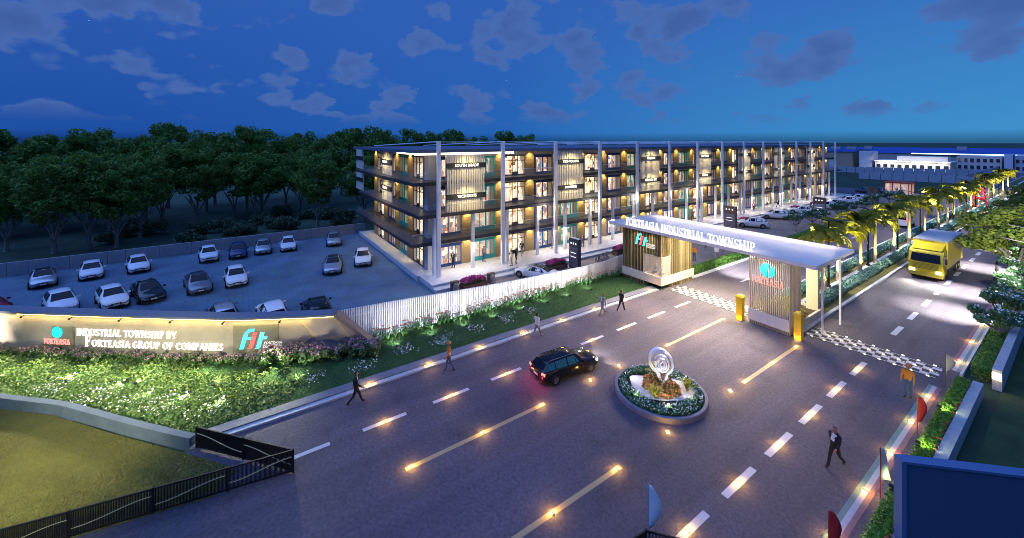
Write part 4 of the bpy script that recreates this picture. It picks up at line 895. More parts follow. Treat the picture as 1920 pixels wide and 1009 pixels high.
# ============================================================ cars
glass_c = mat('car_glass', (.006, .009, .016), .12, 0., ior=1.25); tyre_m = mat('tyre', (.015, .015, .016), .8); rim_m = mat('rim', (.42, .42, .45), .3, .8); dk = mat('car_trim', (.02, .02, .022), .5)
lens_c = mat('headlamp_lens', (.2, .25, .3), .1, .3); tail_c = mat('tail_lens', (.35, .02, .02), .25); plate_m = mat('plate', (.7, .7, .68), .5)
STN = {  # y, zlow, zbelt, ztop, half width, half width of the top edge
 'sedan': [(2.38, .32, .52, .58, .60, .45), (2.26, .22, .60, .67, .76, .60), (1.95, .19, .67, .76, .86, .66), (1.45, .19, .74, .86, .90, .70), (.95, .19, .83, .94, .905, .73), (.2, .19, .89, 1.39, .91, .57), (-.35, .19, .90, 1.43, .91, .59), (-1.0, .19, .92, 1.37, .905, .58), (-1.68, .19, .93, 1.02, .895, .70), (-2.1, .22, .91, 1.00, .86, .68), (-2.3, .28, .84, .93, .79, .63), (-2.38, .4, .72, .78, .68, .55)],
 'hatch': [(2.08, .32, .52, .6, .60, .45), (1.98, .22, .61, .69, .75, .60), (1.7, .19, .70, .80, .84, .65), (1.3, .19, .78, .90, .875, .69), (.9, .19, .85, .98, .88, .72), (.18, .19, .92, 1.44, .885, .56), (-.4, .19, .94, 1.48, .885, .58), (-1.2, .19, .97, 1.44, .88, .57), (-1.55, .2, .98, 1.36, .87, .56), (-1.95, .24, .95, 1.02, .82, .64), (-2.06, .34, .78, .84, .72, .58)],
 'suv': [(2.36, .38, .66, .74, .64, .52), (2.24, .28, .78, .86, .82, .66), (1.9, .25, .86, .96, .92, .72), (1.4, .25, .93, 1.04, .96, .76), (.98, .25, .99, 1.10, .965, .79), (.3, .25, 1.04, 1.60, .97, .62), (-.4, .25, 1.06, 1.65, .97, .64), (-1.3, .25, 1.10, 1.58, .965, .62), (-1.75, .25, 1.12, 1.46, .95, .60), (-2.2, .3, 1.06, 1.14, .90, .70), (-2.36, .4, .85, .92, .80, .62)],
 'wagon': [(2.44, .34, .60, .66, .66, .52), (2.3, .24, .70, .77, .82, .66), (1.95, .2, .76, .86, .90, .72), (1.45, .2, .82, .93, .925, .75), (1.0, .2, .89, 1.0, .93, .77), (.3, .2, .94, 1.44, .935, .62), (-.4, .2, .95, 1.49, .935, .64), (-1.4, .2, .97, 1.46, .93, .63), (-1.95, .2, .98, 1.38, .92, .61), (-2.32, .26, .97, 1.05, .88, .70), (-2.44, .38, .75, .82, .80, .64)],
 'coupe': [(2.28, .3, .50, .56, .60, .45), (2.15, .2, .58, .65, .78, .62), (1.85, .17, .66, .75, .88, .68), (1.35, .17, .74, .85, .92, .72), (.85, .17, .82, .93, .925, .74), (.1, .17, .86, 1.27, .93, .55), (-.45, .17, .88, 1.31, .93, .57), (-1.0, .17, .91, 1.24, .925, .54), (-1.8, .18, .93, 1.0, .90, .66), (-2.15, .22, .88, .95, .84, .64), (-2.28, .34, .74, .8, .72, .56)],
 'convertible': [(2.1, .3, .50, .56, .60, .45), (1.98, .2, .58, .65, .78, .62), (1.6, .17, .66, .75, .86, .66), (1.1, .17, .74, .84, .88, .68), (.6, .17, .80, .90, .885, .70), (.05, .17, .84, 1.22, .885, .52), (-.5, .17, .86, 1.26, .885, .54), (-1.0, .17, .88, 1.15, .88, .52), (-1.35, .17, .88, .96, .87, .66), (-1.85, .2, .86, .92, .82, .62), (-2.08, .34, .72, .78, .70, .54)]}
CABIN = {'sedan': (4, 8), 'hatch': (4, 9), 'suv': (4, 9), 'wagon': (4, 9), 'coupe': (4, 8), 'convertible': (4, 8)}
CM = {}
def ring(s):
    y, zl, zb, zt, w, wt = s
    h = [(w * .80, zl), (w * .96, zl + .08), (w, (zl + zb) * .5), (w * .985, zb * .88 + zl * .12), (w * .95, zb), (wt, zt - .055), (wt * .62, zt - .012), (0, zt)]
    return [(x, y, z) for x, z in h]
def car_proto(kind):
    S = STN[kind]; c0, c1 = CABIN[kind]; b = MB(); b.smooth = True; m = 15
    for s in S:
        h = ring(s); b.v += h + [(-x, y, z) for x, y, z in h[-2::-1]]
    for i in range(len(S) - 1):
        for j in range(m - 1): b.f.append((i * m + j, i * m + j + 1, (i + 1) * m + j + 1, (i + 1) * m + j)); b.mi.append(0)
        b.f.append((i * m + m - 1, i * m, (i + 1) * m, (i + 1) * m + m - 1)); b.mi.append(1)
    b.f += [tuple(range(m - 1, -1, -1)), tuple((len(S) - 1) * m + j for j in range(m))]; b.mi += [0, 0]
    out = {}
    me = b.mesh('body', [mat('car_paint_white', (.62, .63, .66), .25), dk]);
    me.attributes.new('sharp_face', 'BOOLEAN', 'FACE') if False else None
    out['body'] = me
    def pane(name, P, k=.9, off=.012, sub=None):
        P = [Vector(p) for p in P]; c = sum(P, Vector()) / len(P); n = (P[1] - P[0]).cross(P[2] - P[1]).normalized()
        if n.dot(c - Vector((0, c.y * .6, .7))) < 0: n = -n
        bb = MB(); bb.add([c + (p - c) * k + n * off for p in P], [tuple(range(len(P)))]); return (name, bb.mesh(name, glass_c))
    panes = []
    A, Bq = ring(S[c0]), ring(S[c0 + 1])
    panes.append(pane('windscreen', [(-A[5][0] * .98, A[5][1], A[5][2] + .02), (A[5][0] * .98, A[5][1], A[5][2] + .02), (Bq[5][0], Bq[5][1], Bq[5][2] + .02), (-Bq[5][0], Bq[5][1], Bq[5][2] + .02)], .93, .04))
    A, Bq = ring(S[c1]), ring(S[c1 - 1])
    panes.append(pane('rear_window', [(-A[5][0] * .95, A[5][1], A[5][2] + .02), (A[5][0] * .95, A[5][1], A[5][2] + .02), (Bq[5][0], Bq[5][1], Bq[5][2] + .02), (-Bq[5][0], Bq[5][1], Bq[5][2] + .02)], .9, .04))
    for sgn in (1, -1):
        for i in range(c0, c1):
            a, c = ring(S[i]), ring(S[i + 1])
            q = [a[4], c[4], c[5], a[5]]
            if i == c0: q = [(a[4][0] * .3 + c[4][0] * .7, a[4][1] * .42 + c[4][1] * .58, c[4][2]), c[4], c[5]]
            if i == c1 - 1: q = [a[4], (c[4][0], a[4][1] * .35 + c[4][1] * .65, a[4][2]), a[5]]
            q = [(x * sgn, y, z) for x, y, z in q]
            panes.append(pane('side_window', q, .9 if len(q) == 4 else .86, .012))
    out['panes'] = panes
    fy, ry = S[1][0], S[-2][0]; wf = S[1][4]; zb = S[1][2]
    h = {}
    for nm, sg_ in (('headlight', 1), ('headlight', -1)):
        bb = MB(); y0_, w0_, b0_ = S[0][0], S[0][4], S[0][2]; HP = [(wf * .42, y0_ + .014, b0_ - .1), (w0_ * .99, y0_ + .006, b0_ - .1), (wf + .02, fy - .03, zb - .14), (wf * 1.06 + .015, fy - .22, zb - .1), (wf * .42, y0_ + .014, b0_ + .0), (w0_ * .96, y0_ + .008, b0_ + .01), (wf * .975 + .015, fy - .0, zb - .0), (wf * 1.05 + .01, fy - .24, zb + .02)]; bb.add([(sg_ * x_, y_, z_) for x_, y_, z_ in HP], [(0, 1, 5, 4), (1, 2, 6, 5), (2, 3, 7, 6)]); h.setdefault('headlight', []).append(bb.mesh('headlight', lens_c))
        wr = S[-2][4]; zr = S[-2][2]
        bb = MB(); bb.obox((sg_ * wr * .86, ry - .03, zr - .12), wr * .3, .09, .16, sg_ * R(18)); h.setdefault('tail_light', []).append(bb.mesh('tail_light', tail_c))
        bb = MB(); bb.obox((sg_ * (S[4][4] + .09), S[4][0] - .18, S[4][2] + .1), .2, .09, .13); h.setdefault('mirror', []).append(bb.mesh('mirror', dk))
    out['bits'] = h
    gr = MB(); gr.obox((0, S[0][0] - .01, S[0][2] - .02), S[0][4] * 1.05, .06, .15); gr.obox((0, S[0][0] - .04, S[0][1] + .02), S[0][4] * 1.5, .08, .12); out['grille'] = gr.mesh('grille', dk)
    pl = MB(); pl.obox((0, S[0][0] + .03, S[0][1] + .12), .42, .02, .1); out['plate_f'] = pl.mesh('number_plate', plate_m)
    pl = MB(); pl.obox((0, S[-1][0] - .012, S[-1][2] - .12), .46, .02, .11); out['plate_r'] = pl.mesh('number_plate', plate_m)
    r = .36 if kind == 'suv' else .325
    ty = MB(); ty.smooth = True; ty.lathe([(r * .66, -.1), (r * .95, -.1), (r, -.07), (r, .07), (r * .95, .1), (r * .66, .1)], 22, axis='X'); out['tyre'] = ty.mesh('tyre', tyre_m)
    rm = MB(); rm.lathe([(r * .66, -.09), (r * .66, .09), (r * .6, .085), (r * .6, .03), (.0, .03)], 22, axis='X')
    rm.lathe([(r * .6, -.085), (r * .66, -.09)], 22, axis='X'); rm.lathe([(0, -.03), (r * .6, -.03), (r * .6, -.085)], 22, axis='X')
    for k in range(7):
        a = 2 * math.pi * k / 7; M = Matrix.Rotation(a, 4, 'X')
        for sx in (-1, 1): rm.add([M @ Vector((sx * .075, q, z)) for q, z in ((-.035, .03), (.035, .03), (.022, r * .63), (-.022, r * .63))], [(0, 1, 2, 3)])
    out['rim'] = rm.mesh('rim', rim_m)
    arch = MB(); arch.lathe([(0, 0), (r * 1.16, 0), (r * 1.16, .02)], 22, axis='X'); out['arch'] = arch.mesh('wheel_arch', dk)
    out['wy'] = (S[0][0] * .62, S[-1][0] * .60); out['r'] = r; out['w'] = S[5][4]
    return out
PAINT = {'white': mat('paint_white', (.76, .76, .78), .22), 'silver': mat('paint_silver', (.42, .43, .45), .25, .6), 'grey': mat('paint_grey', (.20, .21, .24), .25, .5), 'black': mat('paint_black', (.012, .012, .014), .12), 'blue': mat('paint_blue', (.015, .035, .12), .25), 'red': mat('paint_red', (.22, .01, .02), .2)}
def car(kind, x, y, head, paint, label, group=None, roofc=None, sc_=1., cat='car', name='parked_car'):
    if kind not in CM: CM[kind] = car_proto(kind)
    m = CM[kind]; t = thing(name, label, cat, (x, y, 0.002), R(head), group); t.scale = (sc_,) * 3
    bo = ob('body', m['body'], t); bo.material_slots[0].link = 'OBJECT'; bo.material_slots[0].material = PAINT[paint]
    for nm, me in m['panes']: ob(nm, me, t)
    for nm, L in m['bits'].items():
        for me in L: 
            o = ob(nm, me, t)
            if nm == 'mirror': o.material_slots[0].link = 'OBJECT'; o.material_slots[0].material = PAINT[paint]
    ob('grille', m['grille'], t); ob('number_plate', m['plate_f'], t); ob('number_plate', m['plate_r'], t)
    for yy in m['wy']:
        for s in (-1, 1):
            ob('wheel_arch', m['arch'], t, (s * (m['w'] - .008), yy, m['r'] + .01)) if s > 0 else ob('wheel_arch', m['arch'], t, (-m['w'] - .012, yy, m['r'] + .01))
            w = ob('wheel', m['tyre'], t, (s * (m['w'] - .055), yy, m['r'])); ob('rim', m['rim'], w)
    if roofc:
        S = STN[kind]; c0, c1 = CABIN[kind]; b = MB()
        a, c = ring(S[c0 + 1]), ring(S[c1 - 1]); mid = [ring(S[i]) for i in range(c0 + 1, c1)]
        for p, q in zip(mid, mid[1:]): b.add([(-p[6][0] * 1.4, p[6][1], p[6][2] - .0), (p[6][0] * 1.4, p[6][1], p[6][2]), (q[6][0] * 1.4, q[6][1], q[6][2]), (-q[6][0] * 1.4, q[6][1], q[6][2])], [(0, 1, 2, 3)])
        b.v = [(x_, y_, z_ + .016) for x_, y_, z_ in b.v]; b.build('roof_panel', roofc, t)
    return t
CP = 'cars in the paved car park'
blk_roof = mat('roof_black_glass', (.02, .022, .03), .15)
# head 0 = facing +y; cars facing the road (+x) = -90
PC = [('convertible', -50.9, -17.2, -58, 'red', 'dark red open car cut off by the left edge, behind the sign wall', None),
 ('sedan', -58.3, -16.25, -74, 'silver', 'long silver sedan with black roof, leftmost in the row along the back wall', blk_roof),
 ('hatch', -58.6, -12.95, -78, 'white', 'white hatchback second from the left along the back wall', None),
 ('hatch', -58.7, -9.40, -78, 'white', 'white hatchback third from the left along the back wall', None),
 ('hatch', -48.6, -12.55, -70, 'white', 'white hatchback just above the lettered end of the sign wall', None),
 ('hatch', -47.6, -9.27, -72, 'white', 'white hatchback parked beside the black sedan', None),
 ('sedan', -47.9, -7.03, -72, 'black', 'black sedan parked between the white hatchback and a grey sedan', None),
 ('suv', -59.2, -3.33, -84, 'white', 'boxy white estate car beside the blue car by the back wall', None),
 ('hatch', -59.0, -0.43, -90, 'blue', 'dark blue rounded car by the back wall', None),
 ('hatch', -59.4, 2.17, -92, 'silver', 'silver hatchback between the blue car and a white one by the back wall', None),
 ('hatch', -59.2, 4.93, -94, 'white', 'white hatchback with dark grille, right of the silver hatchback by the back wall', None),
 ('sedan', -48.0, -3.50, -80, 'grey', 'grey sedan with black roof in the middle of the car park', blk_roof),
 ('hatch', -48.0, -0.54, -86, 'white', 'white hatchback in the middle of the car park beside the grey sedan', None),
 ('hatch', -58.6, 10.30, -98, 'silver', 'silver hatchback near the far corner of the shop building', None),
 ('sedan', -46.9, 8.20, -102, 'silver', 'silver sedan with black roof facing out near the shop building', blk_roof),
 ('hatch', -47.6, 11.50, -102, 'white', 'white hatchback parked closest to the shop platform', None),
 ('hatch', -38.2, -1.24, 98, 'silver', 'silver car showing only its roof above the sign wall', None),
 ('suv', -36.2, 1.95, 96, 'white', 'white car with its rear window above the sign wall', None),
 ('suv', -34.6, 4.88, 88, 'black', 'black car rising above the end of the sign wall', None)]
for k, x, y, h, p, l, rc in PC: car(k, x, y, h, p, l, CP, rc, .92 if k == 'suv' and p != 'black' else 1.)
car('coupe', -32.4, 24.9, 112, 'white', 'white coupe parked behind the slat fence between two flower planters', 'cars along the shop forecourt', blk_roof)
FC = 'white cars along the shop forecourt'
for i, (x, y, h, k) in enumerate(((-31.6, 68.6, 122, 'suv'), (-32.6, 79.6, 120, 'suv'), (-32.4, 90.0, 118, 'sedan'), (-31.4, 99.5, 118, 'suv'), (-32.2, 106, 118, 'sedan'), (-31.4, 112, 118, 'suv'), (-31.6, 119, 118, 'suv'))):
    car(k, x, y, h, 'white', ('white sport utility car beside the second directory sign', 'white sport utility car, second beyond the gate canopy', 'white saloon beside the pedestrian in white on the forecourt', 'white sport utility car just beyond the third directory sign', 'white saloon fifth along the forecourt', 'white sport utility car sixth along the forecourt', 'white sport utility car at the far end of the forecourt row')[i], FC)
car('sedan', -35.4, 139.5, 60, 'grey', 'dark car at the far end of the building beside the red kiosk', 'dark cars by the kiosk'); car('hatch', -33.2, 142.0, 60, 'grey', 'small dark car closest to the red kiosk', 'dark cars by the kiosk')
car('hatch', -11.2, 146, 180, 'white', 'white car far down the road beside the red sculpture', None, name='moving_car')
# black estate with its lamps on
wg_car = car('wagon', -18.15, 16.2, -4, 'black', 'black estate car with glowing tail lights driving toward the gate', None, sc_=.87, name='estate_car')
for c in children(wg_car):
    if c.name.startswith('tail_light'): c.material_slots[0].link = 'OBJECT'; c.material_slots[0].material = mat('tail_lit', (.6, .1, .1), .3, emit=(1, .2, .15), es=2.5)
    if c.name.startswith('headlight'): c.material_slots[0].link = 'OBJECT'; c.material_slots[0].material = mat('head_lit', (.9, .9, .85), .3, emit=(1, .92, .78), es=10)
    if c.name.startswith('side_window'): c.material_slots[0].link = 'OBJECT'; c.material_slots[0].material = mat('glass_teal', (.03, .14, .15), .08)
part('roof_rail', wg_car, mat('chrome', (.6, .6, .62), .2, .9), (-.56, -.53, -1.7, .3, 1.44, 1.485)); part('roof_rail', wg_car, MATS['chrome'], (.53, .56, -1.7, .3, 1.44, 1.485))
for s in (-1, 1):
    lamp('tail_glow', 'POINT', (s * .75, -2.62, .62), 24, (1, .04, .06), wg_car, .06)
    lamp('head_beam', 'SPOT', (s * .62, 2.5, .66), 480, (1, .9, .72), wg_car, .06, 80, .9, target=(s * .9, 8, -.2))

# ============================================================ yellow truck (faces the camera, -y)
tk = thing('box_truck', 'yellow box truck with silver roof and headlights on, coming along the open lane', 'truck', (-9.75, 56.9, .0))
ty_ = mat('truck_yellow', (.62, .47, .02), .35, var=.05); ribm = mat('truck_roof', (.35, .38, .45), .5, .2, var=.1)
b = MB(); pr = [(.25, .55), (.05, .62), (0, 1.0), (.0, 1.75), (.32, 2.72), (.5, 2.92), (2.05, 2.98), (2.05, .6)]
b.prism([(p[0], p[1]) for p in pr], -1.22, 1.22, M=Matrix(((0, 0, 1, 0), (1, 0, 0, 0), (0, 1, 0, 0), (0, 0, 0, 1)))); b.build('cab', ty_, tk)
b = MB(); b.add([(-1.08, -.018, 1.82), (1.08, -.018, 1.82), (1.0, .25, 2.62), (-1.0, .25, 2.62)], [(0, 1, 2, 3)]); b.v = [(x, y - .01, z) for x, y, z in b.v]; b.build('windscreen', glass_c, tk)
for s in (-1, 1):
    b = MB(); b.add([(s * 1.228, .45, 1.85), (s * 1.228, 1.55, 1.85), (s * 1.228, 1.55, 2.55), (s * 1.228, .62, 2.55)], [(0, 1, 2, 3) if s > 0 else (3, 2, 1, 0)]); b.build('side_window', glass_c, tk)
    b = MB(); b.obox((s * 1.42, .22, 2.1), .16, .12, .5); b.tube([(s * 1.2, .3, 2.3), (s * 1.4, .24, 2.3)], .02, 6); b.build('mirror', dk, tk)
    b = MB(); b.obox((s * .95, -.035, .92), .36, .06, .24); b.build('headlight', MATS['head_lit'], tk)
    lamp('head_beam', 'SPOT', (s * .95, -.15, .9), 900, (1, .93, .78), tk, .08, 90, .9, target=(s * 1.0, -6, -.2))
for i in range(5): part('grille_bar', tk, mat('truck_trim', (.25, .19, .03), .5), (-.95, .95, -.03, -.002, 1.12 + i * .12, 1.17 + i * .12))
part('bumper', tk, mat('truck_bumper', (.45, .34, .03), .5), (-1.24, 1.24, -.12, .24, .42, .78))
b = MB(); b.add([(-1.05, .5, 2.99), (1.05, .5, 2.99), (1.15, 1.9, 3.55), (-1.15, 1.9, 3.55), (-1.15, 1.9, 2.99), (1.15, 1.9, 2.99)], [(0, 1, 2, 3), (0, 3, 4), (1, 5, 2), (0, 4, 5, 1), (3, 2, 5, 4)]); b.build('wind_deflector', ty_, tk)
part('cargo_box', tk, ty_, (-1.27, 1.27, 2.2, 9.6, 1.05, 3.72)); part('roof', tk, ribm, (-1.25, 1.25, 2.22, 9.58, 3.722, 3.76))
for z in (1.05, 3.66): part('edge_rail', tk, mat('truck_edge', (.5, .48, .42), .4, .4), (-1.29, 1.29, 2.18, 9.62, z - .03, z + .05))
part('chassis', tk, dk, (-.5, .5, 1.5, 9.4, .6, 1.04), (-1.1, 1.1, 3.2, 3.3, .55, 1.0), (1.1, 1.2, 3.3, 6.3, .5, .95), (-1.2, -1.1, 3.3, 6.3, .5, .95))
ty = MB(); ty.smooth = True; ty.lathe([(.28, -.15), (.46, -.15), (.5, -.1), (.5, .1), (.46, .15), (.28, .15)], 22, axis='X'); tme = ty.mesh('tyre', tyre_m); rr_ = MB(); rr_.lathe([(0, .1), (.12, .1), (.2, .05), (.28, .12)], 18, axis='X'); rr_.lathe([(0, -.1), (.12, -.1), (.2, -.05), (.28, -.12)], 18, axis='X'); rme = rr_.mesh('rim', mat('truck_rim', (.5, .45, .3), .5, .3))
for yy in (1.1, 7.0, 8.3):
    for s in (-1, 1): w = ob('wheel', tme, tk, (s * 1.06, yy, .502)); ob('rim', rme, w)
# white van behind the palms, bus far away
def van(x, y, rz, label):
    t = thing('van', label, 'van', (x, y, 0), R(rz)); b = MB()
    b.prism([(-2.4, .35), (-2.45, 1.9), (-2.3, 2.2), (.9, 2.22), (1.6, 1.3), (2.35, 1.05), (2.45, .4)], -.95, .95, M=Matrix(((0, 0, 1, 0), (1, 0, 0, 0), (0, 1, 0, 0), (0, 0, 0, 1)))); b.build('body', PAINT['white'], t)
    part('rear_window', t, glass_c, (-.75, .75, -2.462, -2.44, 1.3, 1.9))
    for s in (-1, 1):
        part('tail_light', t, mat('tail_on', (.5, .05, .05), .4, emit=(1, .1, .08), es=2), (s * .85 - .08, s * .85 + .08, -2.475, -2.4, 1.0, 1.5)); part('side_window', t, glass_c, (s * .953 - .01, s * .953 + .01, -1.8, .9, 1.35, 1.95))
        for yy in (1.5, -1.5): w = ob('wheel', CM['suv']['tyre'], t, (s * .88, yy, .36)); ob('rim', CM['suv']['rim'], w)
van(-18.0, 90.5, 0, 'white van driving away behind the palms, seen through the fronds')
bus = thing('bus', 'blue and white bus cut off by the right edge far down the road', 'bus', (-7.2, 168, 0)); bl = mat('bus_blue', (.12, .2, .34), .4)
part('body', bus, bl, (-1.25, 1.25, 0, 10, .35, 3.2)); part('windscreen', bus, glass_c, (-1.1, 1.1, -.03, .0, 1.5, 2.8)); part('waist_band', bus, PAINT['white'], (-1.26, 1.26, -.02, 10.02, 1.05, 1.4))
for s in (-1, 1):
    for i in range(5): part('side_window', bus, glass_c, (s * 1.255 - .01, s * 1.255 + .01, .6 + 1.85 * i, 2.2 + 1.85 * i, 1.6, 2.7))
    for yy in (2, 8): w = ob('wheel', tme, bus, (s * 1.1, yy, .502)); ob('rim', rme, w)

# ============================================================ flags
def pennant(x, y, hgt, colr, label, shape, rz=0.):
    t = thing('pennant_flag', label, 'flag', (x, y, 0), R(rz), 'pennants along the edge strip'); b = MB(); b.tube([(0, 0, 0), (0, 0, hgt)], .018, 6); b.build('pole', mat('pole_red', (.25, .02, .03), .4) if shape != 3 else mat('pole_grey', (.3, .32, .36), .4), t)
    b = MB(); n = 10
    for i in range(n + 1):
        f = i / n; z = hgt - .02 - f * (hgt * .62)
        w = {0: .42 * max(.04, math.sin(math.pi * min(1, f * 1.15)) ** .8), 1: .34 * math.sin(math.pi * (.08 + .86 * f)) ** .7, 2: .1 + .24 * f, 3: .02 + .4 * math.sin(math.pi * (f * .92 + .06)) ** .9}[shape]
        for j in range(4): b.v.append((.02 + w * j / 3, .05 * math.sin(j * 1.3 + f * 5) * (j / 3), z))
    for i in range(n):
        for j in range(3): b.f.append((i * 4 + j, i * 4 + j + 1, i * 4 + 5 + j, i * 4 + 4 + j)); b.mi.append(0)
    c = b.build('cloth', colr, t, smooth=True); sm = c.modifiers.new('thick', 'SOLIDIFY'); sm.thickness = .006
fr, fwh, fgr = mat('flag_red', (.35, .015, .02), .7), mat('flag_white', (.62, .56, .42), .7), mat('flag_grey', (.30, .36, .38), .7)
fpb = mat('flag_pale', (.62, .66, .7), .7)
pennant(-4.86, 33.1, 1.9, fwh, 'cream pennant beside the end of the rumble bars', 0, 40); pennant(-4.78, 26.4, 1.95, fr, 'red pennant beside the worker in orange vest, edge of the hedge', 1, 40)
pennant(-4.78, 20.7, 2.0, fgr, 'grey pennant just left of the big blue board', 2, 40); pennant(-4.95, 15.9, 1.9, fr, 'red pennant cut off by the bottom edge of the picture', 1, 40)
pennant(-8.55, 11.4, 2.35, fpb, 'pale bluish white pennant at the corner of the black railing', 3, 35)
# big blue board, back toward the camera
bb_ = thing('blue_board', 'large blank blue board cut off by the bottom right corner', 'board', (-3.62, 17.9, 0)); bb_.rotation_euler[2] = R(46)
blm = mat('board_blue', (.055, .095, .18), .5, var=.05, scale=.6)
part('panel', bb_, blm, (.14, 7, 0.02, .3, .3, 3.42)); part('frame', bb_, mat('board_frame', (.08, .15, .3), .5), (0.0, 7, -.03, .32, 3.421, 3.5), (0, .139, -.03, .32, .3, 3.42))
for x in (.6, 6.2): part('leg', bb_, fl_m, (x - .08, x + .08, .06, .24, 0, .299))
# ============================================================ planter on the right and its walls
pr_ = thing('planter_wall', 'long concrete planter wall beside the bright green hedge and red flowers', 'wall', (0, 0, 0))
for k, (ya, yb_) in enumerate(((8, 14.3), (14.31, 20.7), (20.71, 27.1), (27.11, 33.55))): part('panel', pr_, conc, (-3.88, -3.5, ya, yb_, 0, .72))
pr2 = thing('boundary_wall', 'taller concrete boundary wall running off behind the white-flowered trees', 'wall', (0, 0, 0))
for k in range(12): part('panel', pr2, conc, (-3.35, -2.98, 35.0 + k * 6.4, 41.39 + k * 6.4, 0, 1.15))
part('lamp_box', pr2, mat('wall_lamp', (.9, .8, .5), .5, emit=(1, .85, .45), es=3), (-3.34, -2.99, 34.9, 34.99, .62, 1.0)); lamp('wall_glow', 'POINT', (-3.2, 34.6, .8), 10, WARM, pr2, .1)
# back wall of the car park
bw = thing('car_park_wall', 'long low grey panelled wall between the car park and the trees', 'wall', (0, 0, 0))
wp = box_me('panel', -.1, .1, -.735, .735, -.05, 1.35, conc); wc = mat('wall_joint', (.1, .1, .12), .8)
for k in range(38): ob('panel', wp, bw, (-63.62, -40.5 + 1.5 * k, 0))
# stone posts and planters in front of the platform
pk = mat('pink_petal', (.6, .05, .25), .6, island=[(.45, .02, .16), (.65, .06, .28), (.7, .2, .4)]); corten = mat('planter_brown', (.14, .07, .05), .7, var=.2)
rngp = np.random.default_rng(21); P = np.stack([rngp.uniform(-1.25, 1.25, 900), rngp.uniform(-.38, .38, 900), rngp.uniform(.45, .78, 900)], 1); P[:, 2] += .16 * np.cos(P[:, 0] * 1.2)
pl_leaf = leafmesh('foliage', P, .09, gl, up=.5, seed=21); Q = P[P[:, 2] > .62] + np.array([0, 0, .1]); Q = np.concatenate([Q, Q + rngp.normal(0, .05, Q.shape)]); pl_fl = leafmesh('blossom', Q, .075, pk, up=1.5, asp=.9, seed=22)
tb = MB(); tb.box(-1.3, 1.3, -.45, .45, 0, .5); tbm = tb.mesh('trough', corten)
PLL = ['pink flower planter at the near corner of the shop platform', 'pink flower planter between the white coupe and the first directory sign', 'pink flower planter beside the gatehouse and the bicycles', 'pink flower planter behind the first white car beyond the gate', 'pink flower planter behind the second white car beyond the gate', 'pink flower planter behind the third white car beyond the gate', 'pink flower planter behind the fourth white car beyond the gate']
for i, (x, y) in enumerate(((-33.5, 18.3), (-33.3, 28.4), (-33.2, 39.0), (-33.6, 70.5), (-33.9, 81.5), (-33.9, 91.5), (-33.9, 101))):
    t = thing('flower_planter', PLL[i], 'planter', (x, y, 0), R(90), 'pink planters along the platform'); ob('trough', tbm, t); ob('foliage', pl_leaf, t); ob('blossom', pl_fl, t)
for i, (x, y) in enumerate(((-33.4, 16.4), (-33.5, 20.4))):
    t = thing('stone_post', ('rough stone post at the car park side of the near pink planter', 'rough stone post at the coupe side of the near pink planter')[i], 'post', (x, y, 0)); b = MB(); b.smooth = True; b.lathe([(.3, 0), (.33, .3), (.3, .62), (.2, .8), (0, .85)], 9); b.build('stone', mat('rough_stone', (.24, .22, .2), .9, var=.4, scale=6, bump=1., bscale=9), t); part('cap_block', t, corten, (-.5, -.1, -.36, .36, 0, .92))
# directory signs
nav = mat('totem_navy', (.05, .055, .075), .4, var=.1); bri = mat('totem_brown', (.13, .08, .06), .5, var=.15); tpl = mat('totem_plate', (.16, .15, .18), .5); tpw = mat('totem_white', (.8, .8, .8), .5, emit=(1, .97, .92), es=1.2)
TL = ['dark directory sign by the slat fence between the coupe and the bicycles', 'brown directory sign beside the first white car beyond the gate', 'brown directory sign standing among the white cars of the forecourt', 'stone directory sign beside the red kiosk, farthest down the forecourt']
for i, (x, y) in enumerate(((-32.2, 30.2), (-33.0, 64.6), (-28.8, 88.2), (-28.4, 117.5))):
    t = thing('directory_sign', TL[i], 'sign', (x, y, 0), 0, 'directory signs'); hh = 3.6 if i else 3.3; w = 1.9 if i else 1.5
    part('body', t, nav if i == 0 else bri, (-w / 2, w / 2, -.2, .2, 0, hh)); part('top_cap', t, conc_pale, (-w / 2 - .01, w / 2 + .01, -.21, .21, hh + .002, hh + .06)) if i == 0 else None
    for k in range(5): part('plate', t, tpl if i != 2 else conc, (-w / 2 + .12, w / 2 - .12, -.235, -.202, .25 + k * .44, .62 + k * .44))
    for k in (2, 3): part('plate_text', t, tpw, (-w * .3, w * .25, -.245, -.237, .42 + k * .44, .48 + k * .44)) if i < 3 else None
    for k in range(3): part('pictogram', t, tpw, (-w * .32 + k * w * .25, -w * .22 + k * w * .25, -.215, -.203, hh - .62, hh - .42)) if i < 3 else None
